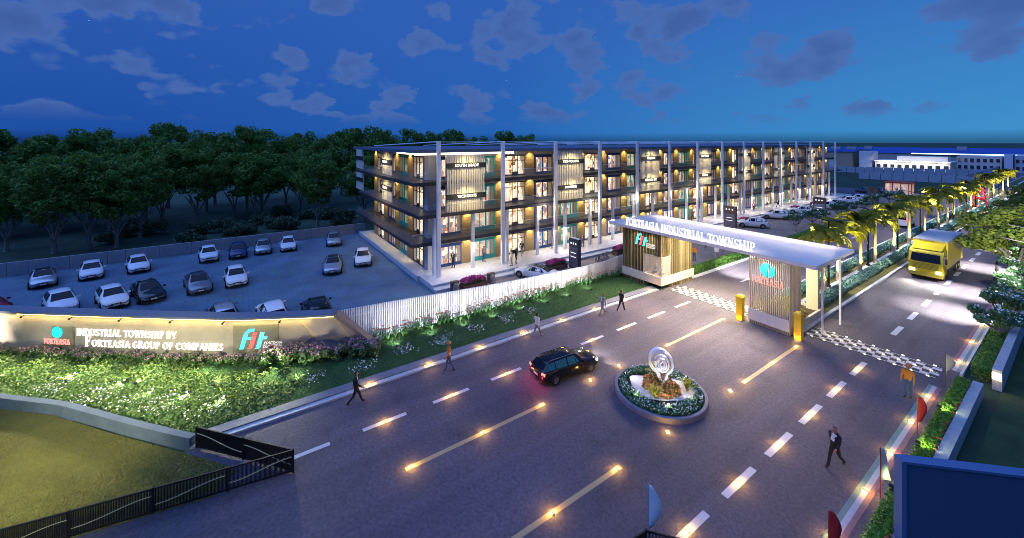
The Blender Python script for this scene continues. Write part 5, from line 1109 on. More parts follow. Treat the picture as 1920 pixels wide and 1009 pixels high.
# bicycles
def wheel_ring(b, c, r):
    pts = [(c[0], c[1] + r * math.cos(a), c[2] + r * math.sin(a)) for a in np.linspace(0, 2 * math.pi, 19)]; b.tube(pts, .022, 5, False)
    for k in range(8): a = k * math.pi / 4; b.tube([c, (c[0], c[1] + r * math.cos(a), c[2] + r * math.sin(a))], .006, 3, False)
bk = None
for i, (x, y) in enumerate(((-31.7, 33.2), (-31.9, 33.9), (-32.0, 34.6), (-32.2, 35.3))):
    lab = ('bicycle closest to the first directory sign, leaning behind the slat fence', 'second bicycle in the row behind the slat fence', 'third bicycle in the row behind the slat fence', 'bicycle closest to the planter by the gatehouse')[i]
    t = thing('bicycle', lab, 'bicycle', (x, y, .0), R(60), 'bicycles behind the slat fence')
    for yy in (-.5, .52): b = MB(); wheel_ring(b, (0, yy, .345), .32); b.build('wheel', tyre_m, t)
    b = MB(); b.tube([(0, -.5, .345), (0, -.1, .33), (0, .36, .78), (0, -.22, .8), (0, -.1, .33)], .02, 6); b.tube([(0, -.5, .345), (0, -.22, .8)], .014, 6); b.tube([(0, .52, .345), (0, .34, .95)], .02, 6); b.build('frame', mat('bike_frame', (.08, .09, .12), .3, .4), t)
    b = MB(); b.tube([(-.26, .28, 1.0), (0, .36, .98), (.26, .28, 1.0)], .014, 6); b.build('handlebar', fl_m, t)
    b = MB(); b.obox((0, -.24, .88), .14, .26, .05); b.tube([(0, -.22, .8), (0, -.24, .87)], .014, 6); b.build('saddle', fl_m, t)
# two-wheelers in the far median: a red ring sculpture
rd = thing('red_sculpture', 'red ring-shaped street sculpture on the median far down the road', 'sculpture', (-13.9, 128, .11)); rm_ = mat('red_paint', (.5, .02, .04), .4, emit=(1, .05, .08), es=.25)
for k, (z, r) in enumerate(((1.0, 1.0), (2.4, .75), (3.5, .5))):
    b = MB(); b.tube([(r * math.cos(a), .25 * k, z + r * math.sin(a)) for a in np.linspace(0, 2 * math.pi, 25)], .16, 6, False); b.build('ring', rm_, rd)
for i, y in enumerate((116, 127, 137)):
    t = thing('banner_sign', ('square yellow banner sign nearest along the median', 'middle of the three square yellow banner signs', 'farthest of the three square yellow banner signs')[i], 'sign', (-15.6, y, .11), 0, 'yellow banner signs'); b = MB(); b.tube([(0, 0, 0), (0, 0, 4.2)], .05, 6); b.build('post', fl_m, t); part('panel', t, mat('banner_yellow', (.75, .65, .02), .5, emit=(1, .85, .02), es=.75), (-.9, .9, -.08, -.052, 2.6, 4.2))
# ============================================================ people
SKIN = mat('skin', (.36, .2, .13), .6); HAIR = mat('hair', (.02, .014, .01), .7); SHOE = mat('shoe', (.02, .018, .016), .5)
CL = {k: mat('cloth_' + k, c, .85) for k, c in dict(black=(.012, .012, .015), navy=(.02, .03, .07), grey=(.2, .2, .22), white=(.6, .58, .55), beige=(.4, .33, .25), blue=(.05, .1, .25), orange=(.6, .2, .02), pink=(.4, .08, .14), brown=(.12, .07, .05), jeans=(.05, .09, .2), khaki=(.3, .25, .18)).items()}
REFL = mat('reflective', (.7, .7, .6), .5)
def person_mesh(lg=(25, -22), kn=(8, 24), ar=(-22, 24), el=(18, 30), seated=False, worker=False, fingers=True):
    V = []; E = []; Rd = []; BM = []
    def a(p, r): V.append(Vector(p)); Rd.append(r if isinstance(r, tuple) else (r, r)); return len(V) - 1
    def e(i, j, m): E.append((i, j)); BM.append((i, j, m))
    pel = a((0, 0, .95), (.155, .12)); spi = a((0, .005, 1.14), (.145, .11)); che = a((0, 0, 1.34), (.175, .125)); nb = a((0, -.01, 1.47), (.075, .075)); nk = a((0, 0, 1.53), .058); h0 = a((0, .02, 1.6), (.082, .095)); h1 = a((0, .015, 1.7), (.085, .1)); h2 = a((0, .01, 1.77), (.055, .06))
    e(pel, spi, 1); e(spi, che, 1); e(che, nb, 1); e(nb, nk, 0); e(nk, h0, 0); e(h0, h1, 0); e(h1, h2, 4)
    hands = []; feet = []
    for k, s in enumerate((1, -1)):
        hip = a((s * .095, 0, .88), .1); A = R(lg[k]); K = A - R(kn[k])
        kne = V[hip] + .43 * Vector((0, math.sin(A), -math.cos(A))); mid = a(V[hip] * .55 + kne * .45 + Vector((0, .01, 0)), .086); kne = a(kne, .062)
        ank = V[kne] + .41 * Vector((0, math.sin(K), -math.cos(K))); cal = a(V[kne] * .65 + ank * .35 + Vector((0, -.012, 0)), .062); ank = a(ank, .046)
        toe = a(V[ank] + Vector((s * .03, .16, -.035)), (.046, .034)); heel = a(V[ank] + Vector((0, -.03, -.035)), .042)
        e(pel, hip, 2); e(hip, mid, 2); e(mid, kne, 2); e(kne, cal, 2); e(cal, ank, 2); e(ank, toe, 3); e(ank, heel, 3); feet.append(toe)
        sh = a((s * .2, -.005, 1.42), .07); B_ = R(ar[k]); C = B_ + R(el[k]); el_ = a(V[sh] + .28 * Vector((s * .16, math.sin(B_), -math.cos(B_))).normalized(), .048)
        wr = a(V[el_] + .25 * Vector((-s * .02, math.sin(C), -math.cos(C))), .034); hd = a(V[wr] + .075 * Vector((0, math.sin(C), -math.cos(C))), (.04, .026))
        e(che, sh, 1); e(sh, el_, 1); e(el_, wr, 1); e(wr, hd, 0); hands.append((V[wr].copy(), V[hd].copy(), s))
    dz = .07 - min(V[f].z for f in feet) + -.028
    V = [v + Vector((0, 0, dz)) for v in V]
    me = bpy.data.meshes.new('skeleton'); me.from_pydata([tuple(v) for v in V], E, []); o = bpy.data.objects.new('skeleton', me); col.objects.link(o)
    md = o.modifiers.new('skin', 'SKIN'); md.use_smooth_shade = True
    for i, sv in enumerate(me.skin_vertices[0].data): sv.radius = (Rd[i][0] * 1.06, Rd[i][1] * 1.06); sv.use_root = (i == 0)
    o.modifiers.new('sub', 'SUBSURF').levels = 1; o.modifiers['sub'].render_levels = 1
    bpy.context.view_layer.update(); out = bpy.data.meshes.new_from_object(o.evaluated_get(bpy.context.evaluated_depsgraph_get()))
    bpy.data.objects.remove(o); bpy.data.meshes.remove(me)
    VV = [tuple(v.co) for v in out.vertices]; FF = [tuple(p.vertices) for p in out.polygons]; MI = []
    for p in out.polygons:
        c = p.center; best = (9, 0)
        for i, j, m in BM:
            d = V[j] - V[i]; t = max(0, min(1, (c - V[i]).dot(d) / max(d.length_squared, 1e-9))); q = (c - V[i] - d * t).length / max(Rd[i][0] * (1 - t) + Rd[j][0] * t, .02)
            if q < best[0]: best = (q, m)
        m = best[1]; zz = c.z - dz
        if m == 0 and zz > 1.585 and (c.y < -.005 or zz > 1.72): m = 4
        if m == 1 and zz < .98 and abs(c.x) < .17: m = 2
        if m == 1 and worker and (1.1 < zz < 1.17) and abs(c.x) < .2: m = 5
        if m == 1 and not worker and c.y > .05 and abs(c.x) < .06 and zz > 1.2: m = 5
        MI.append(m)
    bpy.data.meshes.remove(out)
    b = MB(); b.add(VV, FF); b.mi = MI; b.smooth = True
    for w, h, s in (hands if fingers else []):                     # five bent fingers on each hand
        w, h = w + Vector((0, 0, dz)), h + Vector((0, 0, dz)); d = (h - w).normalized(); sd = Vector((0, 1, 0)) - d * d.y; sd.normalize(); inn = d.cross(sd) * (-s)
        for f, L in enumerate((.075, .085, .08, .062)):
            p = h + d * .015 + sd * (.03 - .02 * f); b.tube([p - d * .03, p + d * L * .5, p + d * L * .85 + inn * L * .35], [.0095, .0085, .0065], 6, True, 0)
        p = w + d * .03 + sd * .035; b.tube([p, p + d * .035 + sd * .025, p + d * .065 + sd * .03], [.011, .01, .007], 6, True, 0)
    z = dz
    b.obox((0, .118, 1.635 + z), .022, .03, .045, 0, R(-20), 0); b.ball((.086, .0, 1.64 + z), (.012, .022, .033), 6, 4, 0); b.ball((-.086, .0, 1.64 + z), (.012, .022, .033), 6, 4, 0)
    for s in (-1, 1): b.ball((s * .034, .098, 1.665 + z), (.014, .01, .008), 6, 4, 4)
    b.obox((0, .103, 1.585 + z), .045, .012, .01, 0, 0, 2)
    return b.mesh('person', [SKIN, CL['black'], CL['black'], SHOE, HAIR, CL['white']]), dz
PM = {'walk': person_mesh(), 'walk2': person_mesh((-20, 26), (26, 6), (24, -20), (28, 14)), 'stand': person_mesh((4, -5), (2, 6), (2, -6), (12, 14)), 'phone': person_mesh((3, -6), (4, 4), (6, 30), (14, 105)),
      'worker': person_mesh((3, -7), (4, 5), (6, -4), (20, 18), worker=True), 'worker_walk': person_mesh((16, -16), (6, 16), (-14, 14), (14, 22), worker=True), 'sit': person_mesh((80, 80), (82, 82), (35, 30), (45, 50))}
def person(x, y, rz, pose, top, bot, label, group=None, z=0., s=1., acc=None, hat=False, name='person', hair=None):
    me, dz = PM[pose]; o = ob(name, me, None, (x, y, z), R(rz)); o.scale = (s, s, s); tag(o, label, 'person', group)
    for i, m in ((1, CL[top]), (2, CL[bot])): o.material_slots[i].link = 'OBJECT'; o.material_slots[i].material = m
    if acc: o.material_slots[5].link = 'OBJECT'; o.material_slots[5].material = acc
    if hair: o.material_slots[4].link = 'OBJECT'; o.material_slots[4].material = hair
    if hat:
        b = MB(); b.smooth = True; b.lathe([(.155, 0), (.15, .012), (.118, .015), (.112, .07), (.075, .115), (0, .13)], 14); b.build('hard_hat', mat('hat_orange', (.55, .16, .02), .4), o, (0, .015, 1.70 + dz))
    return o
wk = 'staff in orange vests'; pd = 'pedestrians along the lawn kerb'
person(-6.33, 21.05, 165, 'walk', 'black', 'black', 'man in black suit and white shirt walking toward the camera near the dashes', None, hair=mat('hair_brown', (.07, .03, .015), .7))
person(-5.8, 30.0, 175, 'worker', 'orange', 'jeans', 'worker in orange vest and hard hat standing by the rumble bars', wk, acc=REFL, hat=True)
person(-22.15, 5.0, -12, 'walk2', 'black', 'black', 'man in black suit walking by the kerb, first from the railing', pd)
person(-22.15, 10.4, 160, 'worker_walk', 'orange', 'jeans', 'worker in orange vest and hard hat walking along the lawn kerb', wk, acc=REFL, hat=True)
person(-22.45, 17.4, 10, 'walk', 'white', 'grey', 'man in white shirt and grey trousers walking along the lawn kerb', pd)
person(-22.4, 24.0, 170, 'walk2', 'grey', 'grey', 'man in grey waistcoat beside the man in black suit near the gate', pd)
person(-22.0, 25.8, 5, 'walk', 'black', 'black', 'man in black suit walking toward the gate, second of the near pair', pd)
person(-5.75, 63.4, 100, 'stand', 'grey', 'navy', 'person in grey at the road edge under the big leafy tree', None)
P_ = .451; gp = 'people on the shop platform'
for x, y, rz, po, to, bo, la in ((-38.6, 18.6, 200, 'phone', 'black', 'navy', 'man in dark clothes standing by the first blue shop window'), (-38.6, 22.4, 20, 'stand', 'grey', 'jeans', 'man in grey shirt looking into the first teal shop window'),
    (-35.6, 24.1, 150, 'stand', 'white', 'beige', 'man in white shirt and beige trousers at the platform edge'), (-36.0, 25.0, 300, 'phone', 'black', 'black', 'man in black talking to the man in white at the platform edge'),
    (-38.3, 27.4, 240, 'walk', 'black', 'beige', 'woman in black skirt by the bright warm shop window'), (-38.6, 32.3, 30, 'walk2', 'grey', 'grey', 'person in grey walking past the second blue shop window'),
    (-37.0, 36.0, 200, 'stand', 'brown', 'jeans', 'person in brown top behind the first directory sign'), (-38.9, 63.8, 190, 'walk', 'orange', 'brown', 'person in orange between the columns above the canopy'),
    (-37.2, 81.5, 200, 'walk2', 'pink', 'black', 'person in pink top walking on the far platform'), (-36.6, 90.4, 160, 'walk', 'black', 'black', 'person in black striding across the far platform'),
    (-37.4, 101.3, 180, 'stand', 'pink', 'grey', 'person in pink beside a shopping trolley far along the platform'), (-37.0, 106.0, 180, 'stand', 'black', 'black', 'broad person in black standing far along the platform'),
    (-37.9, 120.0, 140, 'stand', 'black', 'navy', 'person in dark clothes at the far end of the platform'), (-37.3, 121.0, 220, 'stand', 'navy', 'black', 'companion in navy at the far end of the platform')):
    person(x, y, rz, po, to, bo, la, gp, z=P_)
person(-38.2, 104.2, -80, 'stand', 'black', 'black', 'person in black leaning on the first floor balcony', None, z=3.772)
ff = 'people on the forecourt beyond the gate'
for x, y, rz, po, to, bo, la, hat in ((-26.4, 43.6, 200, 'worker', 'orange', 'jeans', 'worker in orange vest behind the gatehouse', False), (-25.2, 46.2, 190, 'walk', 'white', 'grey', 'person in white walking beside the bright green hedge', False), (-28.8, 50.2, 180, 'walk2', 'beige', 'brown', 'person in beige half hidden behind the canopy letters', False), (-29.6, 82.4, 170, 'stand', 'white', 'black', 'person in white shirt and black trousers between the parked white cars', False)):
    person(x, y, rz, po, to, bo, la, ff, hat=hat)
person(-24.4, 33.6, 180, 'sit', 'grey', 'navy', 'guard in grey sitting behind the gatehouse window', 'guards in the gatehouse', z=.62); person(-23.6, 33.7, 160, 'sit', 'beige', 'navy', 'guard in beige sitting at the gatehouse corner window', 'guards in the gatehouse', z=.6)
for x, y, w in ((-24.4, 33.75, 'grey'), (-23.6, 33.85, 'beige')):
    t = thing('stool', 'stool under the guard in ' + w, 'stool', (x, y, .32)); b = MB(); b.lathe([(0, .28), (.2, .28), (.2, .34), (0, .34)], 12); b.build('seat', dk, t); b = MB(); b.tube([(0, 0, .01), (0, 0, .28)], .03, 8); b.obox((0, 0, .015), .34, .34, .03); b.build('leg', dk, t)

# ============================================================ vegetation
bark = mat('bark', (.2, .19, .17), .9, var=.35, scale=5, bump=.8, bscale=12)
leaf_forest = mat('leaf_forest', (.04, .08, .03), .75, island=[(.07, .14, .03), (.12, .21, .04), (.18, .3, .05), (.25, .38, .06)], trans=.35)
leaf_frang = mat('leaf_frangipani', (.06, .14, .06), .6, island=[(.05, .14, .06), (.09, .2, .09), (.14, .26, .12)], trans=.3)
leaf_hedge = mat('leaf_hedge', (.08, .2, .03), .7, island=[(.04, .12, .02), (.09, .22, .03), (.14, .3, .05)], trans=.25)
leaf_sage = mat('leaf_sage', (.12, .25, .2), .7, island=[(.1, .24, .18), (.2, .38, .3), (.3, .48, .4)], trans=.2)
leaf_right = mat('leaf_olive_tree', (.09, .13, .03), .7, island=[(.09, .14, .02), (.17, .22, .035), (.25, .31, .05)], trans=.4)
def limb_tree(seed, h_trunk, spread, n, r0):
    g = random.Random(seed); b = MB(); b.smooth = True
    b.tube([(0, 0, -.1), (0, 0, .25), (.05, 0, h_trunk * .6), (0, .05, h_trunk)], [r0 * 1.5, r0 * 1.05, r0 * .85, r0 * .8], 9)
    tips = []
    for i in range(n):
        a = 2 * math.pi * i / n + g.uniform(-.4, .4); d = spread * g.uniform(.6, 1.); up_ = g.uniform(2.4, 3.8)
        p = [(0, 0, h_trunk * .75), (d * .35 * math.cos(a), d * .35 * math.sin(a), h_trunk + up_ * .4), (d * math.cos(a), d * math.sin(a), h_trunk + up_)]
        b.tube(p, [r0 * .5, r0 * .36, r0 * .16], 7); tips.append(p[-1])
        for k in range(2):
            a2 = a + g.uniform(-.8, .8); q = (p[1][0] + .8 * math.cos(a2), p[1][1] + .8 * math.sin(a2), p[1][2] + g.uniform(1, 2)); b.tube([p[1], q], [r0 * .28, r0 * .1], 6)
    return b, tips
TV = []
for v in range(4):
    g = np.random.default_rng(100 + v); b, tips = limb_tree(50 + v, 1.9, 1.9, 5, .24); tm = b.mesh('trunk', bark)
    cs, rs = [], []
    for k in range(66):
        d = g.normal(size=3); d /= np.linalg.norm(d); q = g.uniform(.45, 1.) ** .5
        cs.append((d[0] * q * 3.4, d[1] * q * 3.4, 8.2 + d[2] * q * (4.0 if d[2] > 0 else 3.9))); rs.append(g.uniform(.65, 1.25))
    P, N = clump_points(cs, rs, 95, g, .6, .8); TV.append((tm, leafmesh('crown', P, .23, leaf_forest, N, .55, seed=v)))
def forest_tree(x, y, s, v, label, group, sz=None):
    t = thing('forest_tree', label, 'tree', (x, y, 0.02), random.uniform(0, 6), group); t.scale = (s, s, sz or s); ob('trunk', TV[v][0], t); ob('crown', TV[v][1], t)
front = [(-77.5, -24.7), (-73.0, -19.4), (-73.7, -16.6), (-72.5, -13.7), (-71.2, 10.1), (-84.2, -6.2), (-84.2, 1.8), (-78.0, -12.2)]
FLB = ['dark leafy tree at the left frame edge, pale forked trunk by the wall', 'dark leafy tree second from the left, pale trunk forking by the wall', 'dark leafy tree third from the left, trunk splitting in two by the wall', 'dark leafy tree fourth from the left, pale split trunk by the wall', 'dark leafy tree closest to the shop building, trunk among the shrubs', 'dark leafy tree with several limbs standing behind the grey shrubs', 'dark leafy tree in the middle of the grove behind the round shrubs', 'dark leafy tree set back between the second and third wall-side trunks']
for i, (x, y) in enumerate(front): forest_tree(x, y, .93 + .05 * (i % 3), i % 4, FLB[i], 'trees of the grove')
gr = random.Random(5); cnt = 0
for r, (x, y0, y1, n, s, sz, lab) in enumerate(((-88, -46, 14, 9, 1.05, 1.02, 'dark tree in the second row of the grove'), (-97, -52, 26, 11, 1.2, 1.25, 'taller dark tree in the third row of the grove'), (-110, -60, 34, 11, 1.35, 1.3, 'tall dark tree on the skyline at the back of the grove'))):
    for k in range(n): forest_tree(x + gr.uniform(-2.5, 2.5), y0 + (y1 - y0) * (k + .5) / n + gr.uniform(-1.5, 1.5), s * gr.uniform(.93, 1.1), gr.randrange(4), nth(k) + ' from the left, ' + lab, 'trees of the grove', sz * gr.uniform(.9, 1.13))
for k, (x, y) in enumerate(((-119, 37), (-114, 41), (-112, 47), (-110, 53), (-106, 59), (-101, 66), (-97, 72))): forest_tree(x, y, 1.3, k % 4, nth(k) + ' from the left, dark tree whose crown shows above the roof of the shop building', 'trees behind the building', (1.28, 1.42, 1.36, 1.44, 1.25, 1.38, 1.3)[k])
for k, (x, y) in enumerate(((-76, 24), (-80, 32), (-72, 17.5))): forest_tree(x, y, .95, k, nth(2 - k) + ' dark tree in line, close behind the end of the shop building', 'trees behind the building')
SV = []
for v in range(3):
    g = np.random.default_rng(200 + v); cs = [(*(g.normal(size=2) * .55), g.uniform(.3, 1.2)) for _ in range(16)]; P, N = clump_points(cs, [g.uniform(.4, .65) for _ in cs], 95, g, .6); P[:, 2] = np.abs(P[:, 2])
    SV.append(leafmesh('foliage', P, .13, mat('leaf_shrub', (.06, .1, .05), .75, island=[(.03, .06, .03), (.06, .11, .055), (.12, .17, .09)], trans=.15), N, .6, seed=v))
stm = MB(); 
for k in range(5): stm.tube([(0, 0, -.05), (.25 * math.cos(k * 1.3), .25 * math.sin(k * 1.3), .7)], [.04, .015], 5)
stm = stm.mesh('stem', bark)
SHR = sorted(((-67.6, -24.5, 1.0), (-84, -14, 1.2), (-75.3, -14.9, .9), (-79.6, -14.4, 1.1), (-79.4, -11.2, 1.2), (-69.3, -5.7, 1.25), (-76, -5.5, 1.1), (-75.5, -2.3, 1.3), (-72.3, .5, 1.2), (-71.9, -1.2, 1.05), (-71.5, 5.6, 1.35), (-74.5, 4.4, 1.2), (-79.3, 2.6, 1.2), (-70.3, 13.6, 1.1), (-80, 9.5, 1.3), (-78, 12.5, 1.3), (-76.1, 15.6, 1.3), (-84, 6, 1.4)), key=lambda p: (.561 * p[0] + .828 * p[1]) / (-.828 * p[0] + .561 * p[1]))
for i, (x, y, s) in enumerate(SHR):
    t = thing('shrub', nth(i) + ' rounded grey green shrub from the left, under the trees behind the car park wall', 'shrub', (x, y, .02), i * 1.1, 'shrubs under the grove'); t.scale = (s, s, s); ob('foliage', SV[i % 3], t); ob('stem', stm, t)
# palms ------------------------------------------------------
palm_leaf = mat('palm_leaf', (.22, .23, .03), .6, island=[(.2, .22, .03), (.36, .35, .04), (.5, .44, .05)], trans=.6)
fb = MB(); ptsf = []
for i in range(15):
    t = i / 14; ptsf.append(Vector((0, 2.35 * t * (1 - .22 * t * t), .85 * math.sin(t * 2.0) - 1.15 * t ** 2.6)))
fb.tube(ptsf, [.03 * (1 - .8 * i / 14) for i in range(15)], 4, False)
for i in range(1, 14):
    for h in (0, .5):
        p = ptsf[i] * (1 - h) + ptsf[min(14, i + 1)] * h; d = (ptsf[min(14, i + 1)] - ptsf[i - 1]).normalized(); L = .62 * math.sin(math.pi * (.12 + .8 * (i + h) / 14.5)) ** .7
        for s in (-1, 1):
            o = Vector((s * .72, 0, 0)) + d * .55 + Vector((0, 0, -.38)); tip = p + o.normalized() * L; w = d * .075
            fb.add([p - w, p + w, p + (tip - p) * .6 + w * .9 + Vector((0, 0, .03)), tip, p + (tip - p) * .6 - w * .9 + Vector((0, 0, .03))], [(0, 1, 2, 3, 4)])
frond_me = fb.mesh('frond', palm_leaf)
tb_ = MB(); tb_.smooth = True; tb_.tube([(0, 0, -.05), (.02, 0, .3), (.05, .02, 1.2), (.03, .04, 2.6), (0, 0, 3.5), (0, 0, 4.0)], [.2, .15, .13, .115, .13, .08], 10); palm_tr = tb_.mesh('trunk', mat('palm_bark', (.36, .30, .22), .85, var=.3, scale=7, bump=.6, bscale=14))
palm = None; PY = [44.3, 49.4, 54.6, 59.6, 67.4, 74.7, 82.6, 91.0, 98, 105, 113, 121.5, 131, 142, 153, 166, 182]
ORD = 'first second third fourth fifth sixth seventh eighth ninth tenth eleventh twelfth thirteenth fourteenth fifteenth sixteenth seventeenth eighteenth'.split()
for i, y in enumerate(PY):
    s = random.uniform(1.12, 1.3); x = -14.3 + random.uniform(-.3, .3); lab = ORD[i] + ' floodlit palm from the gate canopy, in the median row'
    t = thing('palm_tree', lab, 'palm', (x, y, .12), random.uniform(0, 6), 'floodlit palms on the median'); t.scale = (s, s, s)
    ob('trunk', palm_tr, t); g = random.Random(i)
    for k in range(20):
        o = ob('frond', frond_me, t, (0, 0, 3.9), k * 2.4 + g.uniform(-.2, .2)); o.rotation_euler[0] = R((k % 4) * -17 + 42 + g.uniform(-8, 8)); o.scale = (1,) * 3 if k % 2 else (.9, .9, .9)
    sp_ = MATS.get('x'); l_ = flood((x + .55, y - .7, .12), (x, y, 3.9), 6500 if i < 9 else 6500, 'small ground flood light at the foot of the ' + ORD[i] + ' palm', 'flood lights under the palms', (1., .9, .3), 75) if i % 1 == 0 else None
# street lamps ------------------------------------------------
lp_m = mat('lamp_black', (.02, .02, .024), .45, .4); lp_led = mat('lamp_led', (.9, .9, .85), .4, emit=(1, .95, .85), es=1.5)
pole = MB(); pole.smooth = False; pole.tube([(0, 0, 0), (0, 0, 6.3)], [.09, .07], 10); pole.obox((0, 0, .1), .3, .3, .2); pole_me = pole.mesh('pole', lp_m)
lamp_l = bpy.data.lights.new('street_beam', 'SPOT'); lamp_l.energy = 2600; lamp_l.color = (1., .9, .74); lamp_l.spot_size = R(125); lamp_l.spot_blend = .95; lamp_l.shadow_soft_size = .2
def street_lamp(x, y, label, group, arms=(1, -1), bl=None):
    t = thing('street_lamp', label, 'street lamp', (x, y, .12), 0, group); ob('pole', pole_me, t)
    for s in arms:
        b = MB(); b.obox((s * .9, 0, 6.42), 1.8, .2, .06); b.v = [(vx, vy, vz + abs(vx) * .16 - .12) for vx, vy, vz in b.v]; a = b.build('arm', lp_m, t)
        b = MB(); zq = [6.265 + abs(q) * .16 for q in (1.2, 1.75)]; b.add([(s * 1.2, -.08, zq[0]), (s * 1.75, -.08, zq[1]), (s * 1.75, .08, zq[1]), (s * 1.2, .08, zq[0])], [(0, 1, 2, 3) if s < 0 else (3, 2, 1, 0)]); b.build('lamp_head', lp_led, a)
        l = ob('beam', bl or lamp_l, t, (s * 1.45, 0, 6.36)); l.rotation_euler = (0, R((-12 if not bl else -22) * s), 0)
for i in range(12): street_lamp(-14.35, 46.1 + 11.6 * i, ORD[i] + ' black T-shaped street lamp from the gate, between the palms', 'street lamps on the median')
road_l = bpy.data.lights.new('road_beam', 'SPOT'); road_l.energy = 20000; road_l.color = (1., .95, .84); road_l.spot_size = R(52); road_l.spot_blend = .9; road_l.shadow_soft_size = .15
for i, y in enumerate((48, 55.5, 67.5, 81)): street_lamp(-2.6, y, ORD[i] + ' street lamp behind the roadside trees on the far right', 'street lamps behind the roadside trees', (-1,), road_l)
def mast(x, y, h, label, aims):
    t = thing('added_flood_mast', label, 'light mast', (x, y, 0), 0, 'added unseen flood light masts'); b = MB(); b.tube([(0, 0, 0), (0, 0, h)], [.16, .1], 10); b.build('pole', lp_m, t)
    for k, (tx, ty_2, pw, sp, c) in enumerate(aims):
        o = Vector((.5 * (k - (len(aims) - 1) / 2), 0, h)); d = (Vector((tx - x, ty_2 - y, 0)) - o).normalized(); b = MB(); b.obox(o, .45, .3, .12); b.build('lamp_head', lp_m, t)
        lamp('beam', 'SPOT', o + d * .25, pw, c, t, .25, sp, .95, target=o + d * 5)
mast(-11, -14, 12, 'added unseen flood light mast outside the bottom left corner', [(-25, -10, 13500, 60, (.92, 1, .44)), (-28.3, -5.2, 26000, 30, (1, .97, .62)), (-18.2, 3.3, 3500, 24, (1, .9, .7))])  # unseen mast, beams added to light meadow, bank and a road patch
# hedges -----------------------------------------------------
def hedge_me(name, L, w, h, n, size, m, seed, lump=.0):
    g = np.random.default_rng(seed); P = np.stack([g.uniform(-w / 2, w / 2, n), g.uniform(0, L, n), g.uniform(0, 1, n) ** .6 * h], 1)
    if lump:
        k = .6 + .4 * np.abs(np.sin(P[:, 1] * math.pi / lump)) ** .7; P[:, 0] *= k; P[:, 2] *= k * (1 - .35 * (P[:, 0] / (w / 2)) ** 2)
    N = np.stack([P[:, 0] / w * 2, np.zeros(n), P[:, 2] / h * 1.2], 1); return leafmesh(name, P, size, m, N, .55, seed=seed)
def hedge(label, cat, x, y0, n, L, me, z=.11, group=None, core=None):
    t = thing('hedge', label, cat, (x, y0, z), 0, group)
    for k in range(n): ob('foliage', me, t, (0, k * L, 0))
    if core: part('core', t, mat('hedge_core', (.015, .03, .012), .95), core)
    return t
hs_ = hedge_me('foliage', 10, .95, .62, 7000, .085, leaf_sage, 31, .62)
hedge('pale sage green hedge of rounded bushes along the open-lane side of the median', 'hedge', -13.35, 38.9, 11, 10, hs_, group='median hedges')
hedge('pale sage green hedge of rounded bushes along the gate-lane side of the median', 'hedge', -15.4, 38.9, 11, 10, hs_, group='median hedges')
hl_ = hedge_me('foliage', 10, .8, .62, 6500, .075, leaf_hedge, 32)
b = MB(); b.box(-31.0, -23.43, 37.9, 130, -.2, .05); fl2 = struct('forecourt_verge', MB().box(-24.9, -23.43, 37.9, 130, -.2, .06), lawnm)
hedge('bright green clipped hedge along the lane behind the gatehouse', 'hedge', -24.1, 38.6, 9, 10, hl_, .06)
hr_ = hedge_me('foliage', 8.4, .56, .62, 9000, .055, mat('leaf_bright', (.12, .26, .02), .7, island=[(.06, .17, .02), (.13, .28, .025), (.2, .36, .04)], trans=.25), 33)
soil2 = part('planter_soil', None, MATS['soil'], (-4.498, -3.9, 8, 33.6, -.1, .18)); soil2['kind'] = 'structure'
hedge('bright clipped green hedge in the planter beside the pennants', 'hedge', -4.2, 8.2, 3, 8.4, hr_, .18)
g = np.random.default_rng(77); n = 2600; P = np.stack([g.uniform(-4.02, -3.86, n), g.uniform(8.4, 33.2, n), g.uniform(.3, .72, n)], 1); rf = thing('red_flower_row', 'row of small red flowers between the bright hedge and the planter wall', 'flowers', (0, 0, 0))
ob('foliage', leafmesh('foliage', P, .06, gl, up=.4, seed=78), rf); ob('blossom', leafmesh('blossom', P[::4] + np.array([0, 0, .08]), .05, mat('red_petal', (.5, .04, .02), .6, island=[(.4, .02, .02), (.6, .1, .03)]), up=1, asp=.9, seed=79), rf)
hq_ = hedge_me('foliage', 9, .75, .85, 6000, .06, leaf_hedge, 34); hedge('dark clipped hedge in front of the boundary wall beyond the rumble bars', 'hedge', -3.85, 35.6, 4, 9, hq_, .02)
for y in (28.3, 24.2, 20.3): flood((-4.36, y, .82), (-4.15, y + 1.4, .55), 130, ('farthest', 'middle', 'nearest')[int((28.5 - y) / 4)] + ' small flood light in the bright planter hedge', 'flood lights in the planter hedge', (.9, 1, .4), 140)
# frangipani -------------------------------------------------
FV = []
for v in range(3):
    g = np.random.default_rng(300 + v); gg = random.Random(300 + v); b = MB(); b.smooth = True; b.tube([(0, 0, -.05), (.03, 0, .5), (0, .02, .9)], [.09, .07, .065], 8); cs = []
    for i in range(9):
        a = i * 2.4; d = gg.uniform(.5, 1.25); z = gg.uniform(1.5, 2.4); b.tube([(0, 0, .85), (d * .5 * math.cos(a), d * .5 * math.sin(a), 1.25), (d * math.cos(a), d * math.sin(a), z)], [.05, .04, .02], 6); cs.append((d * math.cos(a), d * math.sin(a), z + .08))
    P, N = clump_points(cs, [.42] * 9, 130, g, .55, .7); F_, NF = clump_points([(x, y, z + .14) for x, y, z in cs], [.34] * 9, 34, g, .8, .6)
    FV.append((b.mesh('trunk', bark), leafmesh('crown', P, .15, leaf_frang, N, .4, seed=v), leafmesh('blossom', F_[NF[:, 2] > -.1], .06, mat('frangipani_petal', (.75, .78, .72), .6, island=[(.6, .68, .66), (.82, .82, .74)]), NF[NF[:, 2] > -.1], .95, seed=v + 9)))
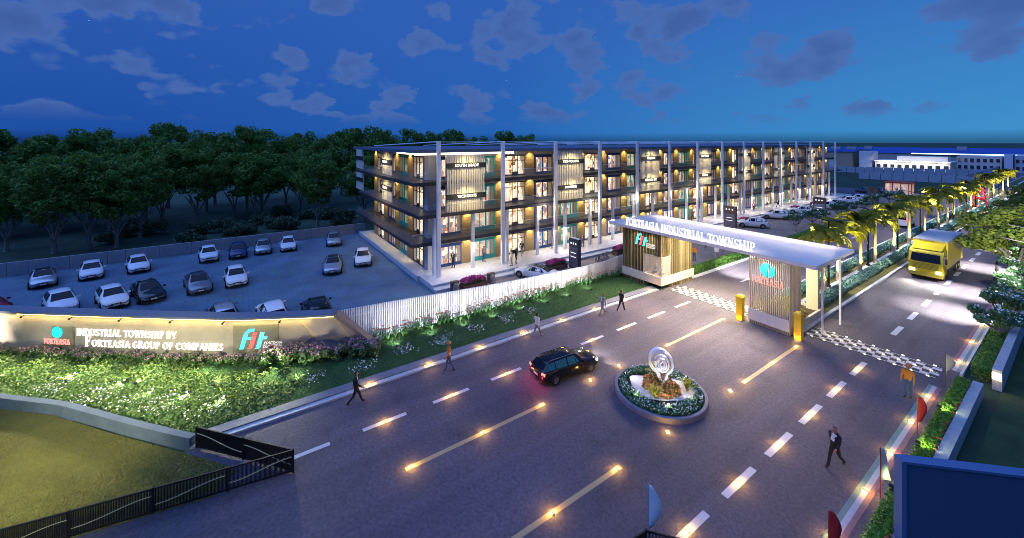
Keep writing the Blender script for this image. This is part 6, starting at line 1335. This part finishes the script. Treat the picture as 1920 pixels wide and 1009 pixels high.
def frangipani(x, y, z, s, v, label, group):
    t = thing('frangipani_tree', label, 'tree', (x, y, z), random.uniform(0, 6), group); t.scale = (s,) * 3; ob('trunk', FV[v][0], t); ob('crown', FV[v][1], t); ob('blossom', FV[v][2], t)
for i, (x, y, s) in enumerate(((-3.75, 42.8, 1.0), (-3.8, 46.6, 1.05), (-3.8, 50.8, 1.05), (-3.9, 55.6, 1.1), (-3.9, 60, 1.1), (-4.0, 69, 1.1))):
    frangipani(x, y, .02, s, i % 3, ORD[i] + ' white-flowered frangipani from the pennants, along the boundary wall', 'frangipani trees along the boundary wall')
for i, y in enumerate((48.5, 70.5, 75.5, 81, 87, 93, 100, 108, 117, 126)):
    frangipani(-25.6 - .5 * (i % 2), y, .02, 1.0 + .1 * (i % 3), i % 3, ORD[i] + ' white-flowered frangipani beyond the gatehouse, along the forecourt edge', 'frangipani trees along the forecourt')
# big leafy tree on the right
BV = np.random.default_rng(400); b, tips = limb_tree(401, 1.5, 1.7, 5, .16); cs = []; rs = []
for k in range(46):
    d = BV.normal(size=3); d /= np.linalg.norm(d); q = BV.uniform(.4, 1) ** .5; cs.append((d[0] * q * 2.3, d[1] * q * 2.3, 4.3 + d[2] * q * 2.2)); rs.append(BV.uniform(.4, .8))
P, N = clump_points(cs, rs, 190, BV, .6, .8); bt = b.mesh('trunk', bark); bc = leafmesh('crown', P, .11, leaf_right, N, .5, seed=41)
for i, (x, y, s) in enumerate(((-4.3, 62, (1.85, 1.85, 1.25)), (-4.0, 74, (1.5, 1.5, 1.25)), (-3.9, 88, (1.4, 1.4, 1.3)), (-3.9, 100, (1.4, 1.4, 1.3)))):
    t = thing('leafy_tree', ('large olive green leafy tree leaning over the road edge', 'second olive green leafy tree behind the large one', 'third olive green leafy tree, farthest along the road edge', 'last olive green leafy tree at the far end of the row')[i], 'tree', (x, y, .01), i * 2., 'leafy trees on the road edge'); t.scale = s; ob('trunk', bt, t); ob('crown', bc, t)
mast(-1.8, 42, 7.5, 'added unseen flood light mast beyond the right edge, brightening the leafy trees', [(-5, 78, 32000, 42, (1, .97, .72))])  # unseen mast, added out of frame to brighten the roadside trees
# lawn planting ----------------------------------------------
g = np.random.default_rng(500)
def in_poly(P, poly):
    x, y = P[:, 0], P[:, 1]; c = np.zeros(len(P), bool); n = len(poly)
    for i in range(n):
        (x0, y0), (x1, y1) = poly[i], poly[(i + 1) % n]
        if y0 == y1: continue
        c ^= ((y0 > y) != (y1 > y)) & (x < (x1 - x0) * (y - y0) / (y1 - y0) + x0)
    return c
C = np.stack([g.uniform(-46, -24.1, 60000), g.uniform(-19, 5.5, 60000)], 1); C = C[in_poly(C, lawn_poly)]
lwx = np.array([p[0] for p in LW]); lwy = np.array([p[1] for p in LW]); dist = np.min(np.hypot(C[:, None, 0] - np.linspace(0, 1, 40)[None] * 0 - np.interp(np.linspace(0, LWL[-1], 40), LWL, lwx)[None], C[:, None, 1] - np.interp(np.linspace(0, LWL[-1], 40), LWL, lwy)[None]), 1)
C = C[(dist < 5.6 + 1.2 * np.sin(C[:, 0] * 1.1)) & (C[:, 1] + g.normal(0, .7, len(C)) < 1.6 + 1.3 * np.sin(C[:, 0] * 1.9))]
hm_ = .10 + .13 * (np.sin(C[:, 0] * 2.9 + 1.3 * np.sin(C[:, 1] * 2.1)) * np.sin(C[:, 1] * 3.1 + np.sin(C[:, 0] * 1.7)) * .5 + .5)
P = np.column_stack([C, .07 + g.uniform(.2, 1, len(C)) * hm_])
gc = ob('ground_cover', leafmesh('ground_cover', P, .085, mat('cover_lawn', (.12, .2, .04), .7, island=[(.05, .11, .025), (.12, .2, .04), (.2, .27, .06)], trans=.2), up=1.4, asp=.6, seed=50), None, kind='stuff'); gc['label'] = 'low leafy ground cover in lit patches below the sign wall'; gc['category'] = 'ground cover'
sel = np.zeros(len(P), bool)
for cx, cy, r in ((-30.6, -6.6, 1.2), (-28.9, -5.0, 1.0), (-27.6, -3.4, 1.1), (-25.8, -1.5, 1.1), (-33, -9, 1.2)): sel |= ((P[:, 0] - cx) ** 2 + (P[:, 1] - cy) ** 2) < r * r * g.uniform(.3, 1.1, len(P))
W1 = P[sel & (g.uniform(0, 1, len(P)) < .3)] + np.array([0, 0, .06])
y2 = g.uniform(3, 20, 900); x2 = -25.6 + g.normal(0, .35, 900) - .03 * (y2 - 3) + .3 * np.sin(y2 * 1.3); W2 = np.column_stack([x2, y2, .1 + g.uniform(0, .14, 900)]); W2 = W2[np.sin(y2 * 2.3) + g.normal(0, .5, 900) > .2]
wf = ob('white_flowers', leafmesh('white_flowers', np.concatenate([W1, W2]), .045, wl, up=2, asp=.95, seed=51), None, kind='stuff'); wf['label'] = 'scattered small white flowers in the lawn and ground cover'; wf['category'] = 'flowers'
# grass blades
def blades(name, poly, box, n, h, m, z, seed, label):
    g = np.random.default_rng(seed); C = np.stack([g.uniform(box[0], box[1], n), g.uniform(box[2], box[3], n)], 1); C = C[in_poly(C, poly)]; n = len(C)
    a = g.uniform(0, 2 * math.pi, n); L = h * g.uniform(.5, 1.2, n); dx, dy = np.cos(a) * .012, np.sin(a) * .012; lean = g.normal(0, .4, (n, 2)) * L[:, None]
    V = np.stack([np.column_stack([C[:, 0] - dx, C[:, 1] - dy, np.full(n, z)]), np.column_stack([C[:, 0] + dx, C[:, 1] + dy, np.full(n, z)]), np.column_stack([C[:, 0] + lean[:, 0], C[:, 1] + lean[:, 1], z + L])], 1).reshape(-1, 3)
    me = bpy.data.meshes.new(name); me.vertices.add(3 * n); me.vertices.foreach_set('co', V.ravel().astype(np.float32)); me.loops.add(3 * n); me.loops.foreach_set('vertex_index', np.arange(3 * n, dtype=np.int32)); me.polygons.add(n); me.polygons.foreach_set('loop_start', np.arange(0, 3 * n, 3, dtype=np.int32)); me.materials.append(m); me.update(calc_edges=True)
    o = ob(name, me, None, kind='stuff'); o['label'] = label; o['category'] = 'grass'
blades('lawn_grass', lawn_poly, (-34, -24.1, -3, 36), 170000, .07, mat('blade_green', (.05, .13, .03), .8, island=[(.03, .08, .02), (.06, .15, .035), (.1, .2, .05)], trans=.2), .07, 60, 'short green grass between the slat fence and the kerb')
blades('meadow_grass', meadow_poly, (-40, -19.4, -18, 0), 200000, .06, mat('blade_olive', (.12, .13, .03), .8, island=[(.10, .09, .02), (.14, .13, .03), (.19, .17, .045)], trans=.2), .03, 61, 'mown olive coloured grass in the bottom left corner')
# flowering shrubs along the sign wall
LS = []
for v in range(3):
    gv = np.random.default_rng(600 + v); cs = [(*(gv.normal(size=2) * .3), gv.uniform(.12, .5)) for _ in range(10)]; P, N = clump_points(cs, [gv.uniform(.16, .3) for _ in cs], 52, gv, .5); P[:, 2] = np.abs(P[:, 2]) + .02
    top_ = P[P[:, 2] > np.percentile(P[:, 2], 66)] + gv.normal(0, .03, (len(P[P[:, 2] > np.percentile(P[:, 2], 66)]), 3)) + np.array([0, 0, .08])
    LS.append((leafmesh('foliage', P, .10, mat('leaf_border', (.1, .2, .06), .7, island=[(.04, .12, .03), (.1, .2, .06), (.17, .28, .09)], trans=.25), N, .5, seed=v), leafmesh('blossom', top_, .04, mat('mauve_petal', (.4, .2, .3), .6, island=[(.3, .12, .2), (.5, .28, .38), (.55, .36, .4)]), up=1, asp=.9, seed=v)))
for i in range(44):
    s = -4 + 29.2 * i / 43; p = sw3(s, .06, .45 + .5 * random.random()); sc__ = random.uniform(.85, 1.2) * (1.1 if s > 19 else .62)
    t = thing('flowering_shrub', nth(i) + ' mauve-flowered green shrub from the left along the foot of the sign wall', 'shrub', p, random.uniform(0, 6), 'mauve shrubs along the sign wall'); t.scale = (sc__,) * 3; ob('foliage', LS[i % 3][0], t); ob('blossom', LS[i % 3][1], t)
# orange lilies along the slat fence
lb = MB()
for k in range(14):
    a = k * 2.4; L = .55 + .12 * (k % 3); c, s_ = math.cos(a), math.sin(a); o = Vector((-s_, c, 0)) * .035; d = Vector((c, s_, 0))
    lb.add([o * .6, -o * .6, d * L * .3 - o + Vector((0, 0, L * .6)), d * L * .3 + o + Vector((0, 0, L * .6)), d * L * .62 + Vector((0, 0, L * .82))], [(0, 1, 2, 3), (3, 2, 4)])
lily_l = lb.mesh('foliage', mat('lily_leaf', (.07, .2, .06), .6, island=[(.04, .14, .04), (.09, .24, .07)], trans=.3)); lf = MB()
for k in range(5):
    a = k * 1.9; c = Vector((.16 * math.cos(a), .16 * math.sin(a), .72 + .08 * (k % 3))); lf.tube([(c.x * .3, c.y * .3, .2), tuple(c)], .008, 3, False, 1)
    for q in range(5): b_ = q * 1.257; dd = Vector((math.cos(b_), math.sin(b_), .55)); pp = Vector((-math.sin(b_), math.cos(b_), 0)) * .035; lf.add([c, c + dd * .06 + pp, c + dd * .12, c + dd * .06 - pp], [(0, 1, 2, 3)])
lily_f = lf.mesh('blossom', [mat('lily_petal', (.6, .2, .05), .6, island=[(.55, .16, .05), (.65, .3, .12)]), lily_l.materials[0]])
for i in range(64):
    s = .8 + (FPL[-1] - 2.0) * (i + random.uniform(-.3, .3)) / 63; (x, y), a = fp_pt(max(.3, s)); nx, ny = math.sin(a), -math.cos(a); o = .45 + .55 * random.random()
    t = thing('lily_plant', nth(i) + ' orange-flowered lily clump from the sign wall, growing along the white slat fence', 'plant', (x + nx * o, y + ny * o, .07), random.uniform(0, 6), 'orange lilies along the slat fence'); k = random.uniform(.8, 1.15); t.scale = (k, k, k); ob('foliage', lily_l, t); ob('blossom', lily_f, t)
# plants inside the gate planter
for i, (x, y) in enumerate(((-14.3, 33.8), (-13.2, 34.6), (-14.2, 36))):
    t = thing('young_palm', ('young feathery palm right behind the slatted screen', 'young feathery palm beside the cream pillar planter edge', 'young feathery palm at the back of the screen planter')[i], 'plant', (x, y, .45), i, 'young palms behind the screen'); t.scale = (.75,) * 3
    for k in range(9): o = ob('frond', frond_me, t, (0, 0, .1), k * 2.4); o.rotation_euler[0] = R(45 - 8 * (k % 3)); o.scale = (.8, .9, 1)
t = thing('corner_plant', 'tall broad-leaved plant at the left edge in front of the sign wall', 'plant', sw3(-.3, .07, 2.0)); t.scale = (1.5,) * 3; ob('foliage', lily_l, t); ob('blossom', lily_f, t)

# ============================================================ far end: kiosk, walls, works buildings
ks = thing('kiosk', 'red framed glass kiosk lit from inside beyond the forecourt', 'kiosk', (-29.6, 141.5, 0)); redm = mat('kiosk_red', (.5, .04, .02), .5)
part('roof', ks, redm, (-2.4, 2.6, -.1, 5.6, 2.95, 3.2)); part('floor', ks, conc, (-2.3, 2.5, 0, 5.5, 0, .12)); part('back_wall', ks, mat('kiosk_inside', (.7, .55, .45), .7), (-2.2, 2.4, 5.3, 5.4, .12, 2.95), (-2.3, -2.21, .1, 5.4, .12, 2.95))
for x, y in ((-2.25, 0), (-.7, 0), (.9, 0), (2.4, 0), (2.4, 2.7), (2.4, 5.4)): part('post', ks, redm, (x - .07, x + .07, y - .07, y + .07, .12, 2.95))
part('pane', ks, mat('kiosk_glass', (.9, .95, .95), .05, alpha=.15), (-2.15, 2.3, -.02, .02, .15, 2.9)); lamp('kiosk_lamp', 'AREA', (0, 2.6, 2.8), 170, (1, .86, .75), ks, 3)
person(-29.9, 143.6, 160, 'stand', 'black', 'navy', 'person in black standing inside the red kiosk', 'people in the kiosk', z=.122); person(-28.9, 143.2, 200, 'stand', 'white', 'grey', 'person in white standing inside the red kiosk', 'people in the kiosk', z=.122)
fwm = mat('far_wall', (.36, .39, .45), .8, var=.1); pn = box_me('panel', -1.42, 1.42, -.1, .1, 0, 2.6, fwm)
def far_wall(label, a, c, m=None):
    t = thing('boundary_fence', label, 'fence', (*a, 0)); L = math.dist(a, c); n = int(L / 3); an = math.atan2(c[1] - a[1], c[0] - a[0])
    for k in range(n): ob('panel', pn, t, ((c[0] - a[0]) * (k + .5) / n, (c[1] - a[1]) * (k + .5) / n, 0), an)
far_wall('pale panelled wall on the far lawn, nearer of the two', (-50, 190), (-17.5, 196)); far_wall('long pale panelled wall in front of the works buildings', (-112, 205), (-20, 240)); far_wall('pale panelled wall receding along the far road', (-25, 196), (-25, 330))
blue_roof = mat('blue_sheet_roof', (.01, .05, .36), .45, .1, var=.12, scale=.1); lit_w = mat('lit_plaster', (.75, .72, .66), .7); wwall = mat('works_wall', (.42, .38, .36), .8, var=.06); winm = mat('works_window', (.03, .04, .06), .2)
def works(label, x, y, w, d, h, wm, roof=None, rows=0, cols=0, rz=0., ridge=0., door=False):
    t = thing('works_building', label, 'building', (x, y, 0), R(rz)); part('wall', t, wm, (0, w, 0, d, 0, h))
    if roof:
        b = MB(); b.add([(-.6, -.6, h + .02), (w + .6, -.6, h + .02), (w + .6, d + .6, h + .02), (-.6, d + .6, h + .02), (-.6, d / 2, h + ridge + .3), (w + .6, d / 2, h + ridge + .3)], [(3, 2, 1, 0), (0, 1, 5, 4), (2, 3, 4, 5), (1, 2, 5), (3, 0, 4)]); r = b.build('roof', roof, t)
        part('roof_vent', r, conc, (w * .3, w * .3 + 4, d * .3, d * .3 + 2, h + ridge * .6, h + ridge + 1.2)); part('roof_vent', r, conc, (w * .7, w * .7 + 4, d * .3, d * .3 + 2, h + ridge * .6, h + ridge + 1.2))
    for i in range(rows):
        for j in range(cols): W = w / cols; f = part('window', t, winm, (W * j + W * .22, W * j + W * .78, -.06, -.005, 1.1 + i * 3.2, 2.7 + i * 3.2)); part('sill', f, conc_pale, (W * j + W * .18, W * j + W * .82, -.2, -.062, .98 + i * 3.2, 1.08 + i * 3.2))
    if door: part('door', t, conc_pale, (w * .4, w * .6, -.06, -.005, 0, 3.6))
    return t
works('wide works hall with blue sheet roof, behind the lit white building', -120, 330, 105, 60, 6.6, wwall, blue_roof, 0, 0, 0, 2.9)
works('works hall with blue sheet roof at the right, behind the palms', -13, 335, 120, 60, 6.6, wwall, blue_roof, 0, 0, 0, 2.7)
works('long low works hall with blue sheet roof on the horizon', -240, 430, 420, 60, 5.4, wwall, blue_roof, 0, 0, 0, 2.6)
works('tan warehouse with pale door beyond the end of the shop building', -88, 262, 16.5, 30, 8.4, mat('warehouse_tan', (.4, .3, .22), .8), blue_roof, 0, 0, 0, 1.4, True)
works('narrow tall pale block beside the tan warehouse', -69, 263, 5, 10, 8.8, mat('pale_block', (.62, .62, .66), .7))
works('two storey grey office with dark square windows beyond the far wall', -37.5, 280, 13.5, 16, 6.9, mat('office_grey', (.6, .55, .54), .8), None, 2, 7)
works('pale blue stair block beside the grey offices', -23.2, 279, 2.4, 10, 8.2, mat('stair_block', (.5, .56, .66), .7)); works('second two storey office at the right edge with dark windows', -20.4, 280, 12, 14, 7.6, mat('office_blue', (.4, .42, .5), .8), None, 2, 7)
lb_ = works('brightly lit white single storey building in front of the works hall', -62.5, 262, 25.5, 14, 3.9, lit_w, None, 1, 10); part('parapet', lb_, lit_w, (-.4, 25.9, -.5, 14.4, 3.902, 4.5)); part('upper_storey', lb_, lit_w, (7, 24, 5, 13, 4.51, 6.6))
for i in range(6): lamp('wash', 'AREA', (2.5 + i * 4.1, -2.2, 5.0), 260, (1, .9, .75), lb_, 2, target=(2.5 + i * 4.1, 0, 1.5))
hl2 = thing('hall_light_bar', 'cold white light bar glowing along the eaves of the works hall', 'light', (-62, 328.8, 6.4)); part('tube', hl2, mat('cold_led', (.8, .95, 1), .5, emit=(.55, .85, 1), es=3.5), (0, 58, -.3, 0, 0, .5)); part('bracket', hl2, conc, (0, 58, -.1, .9, -.2, -.01))
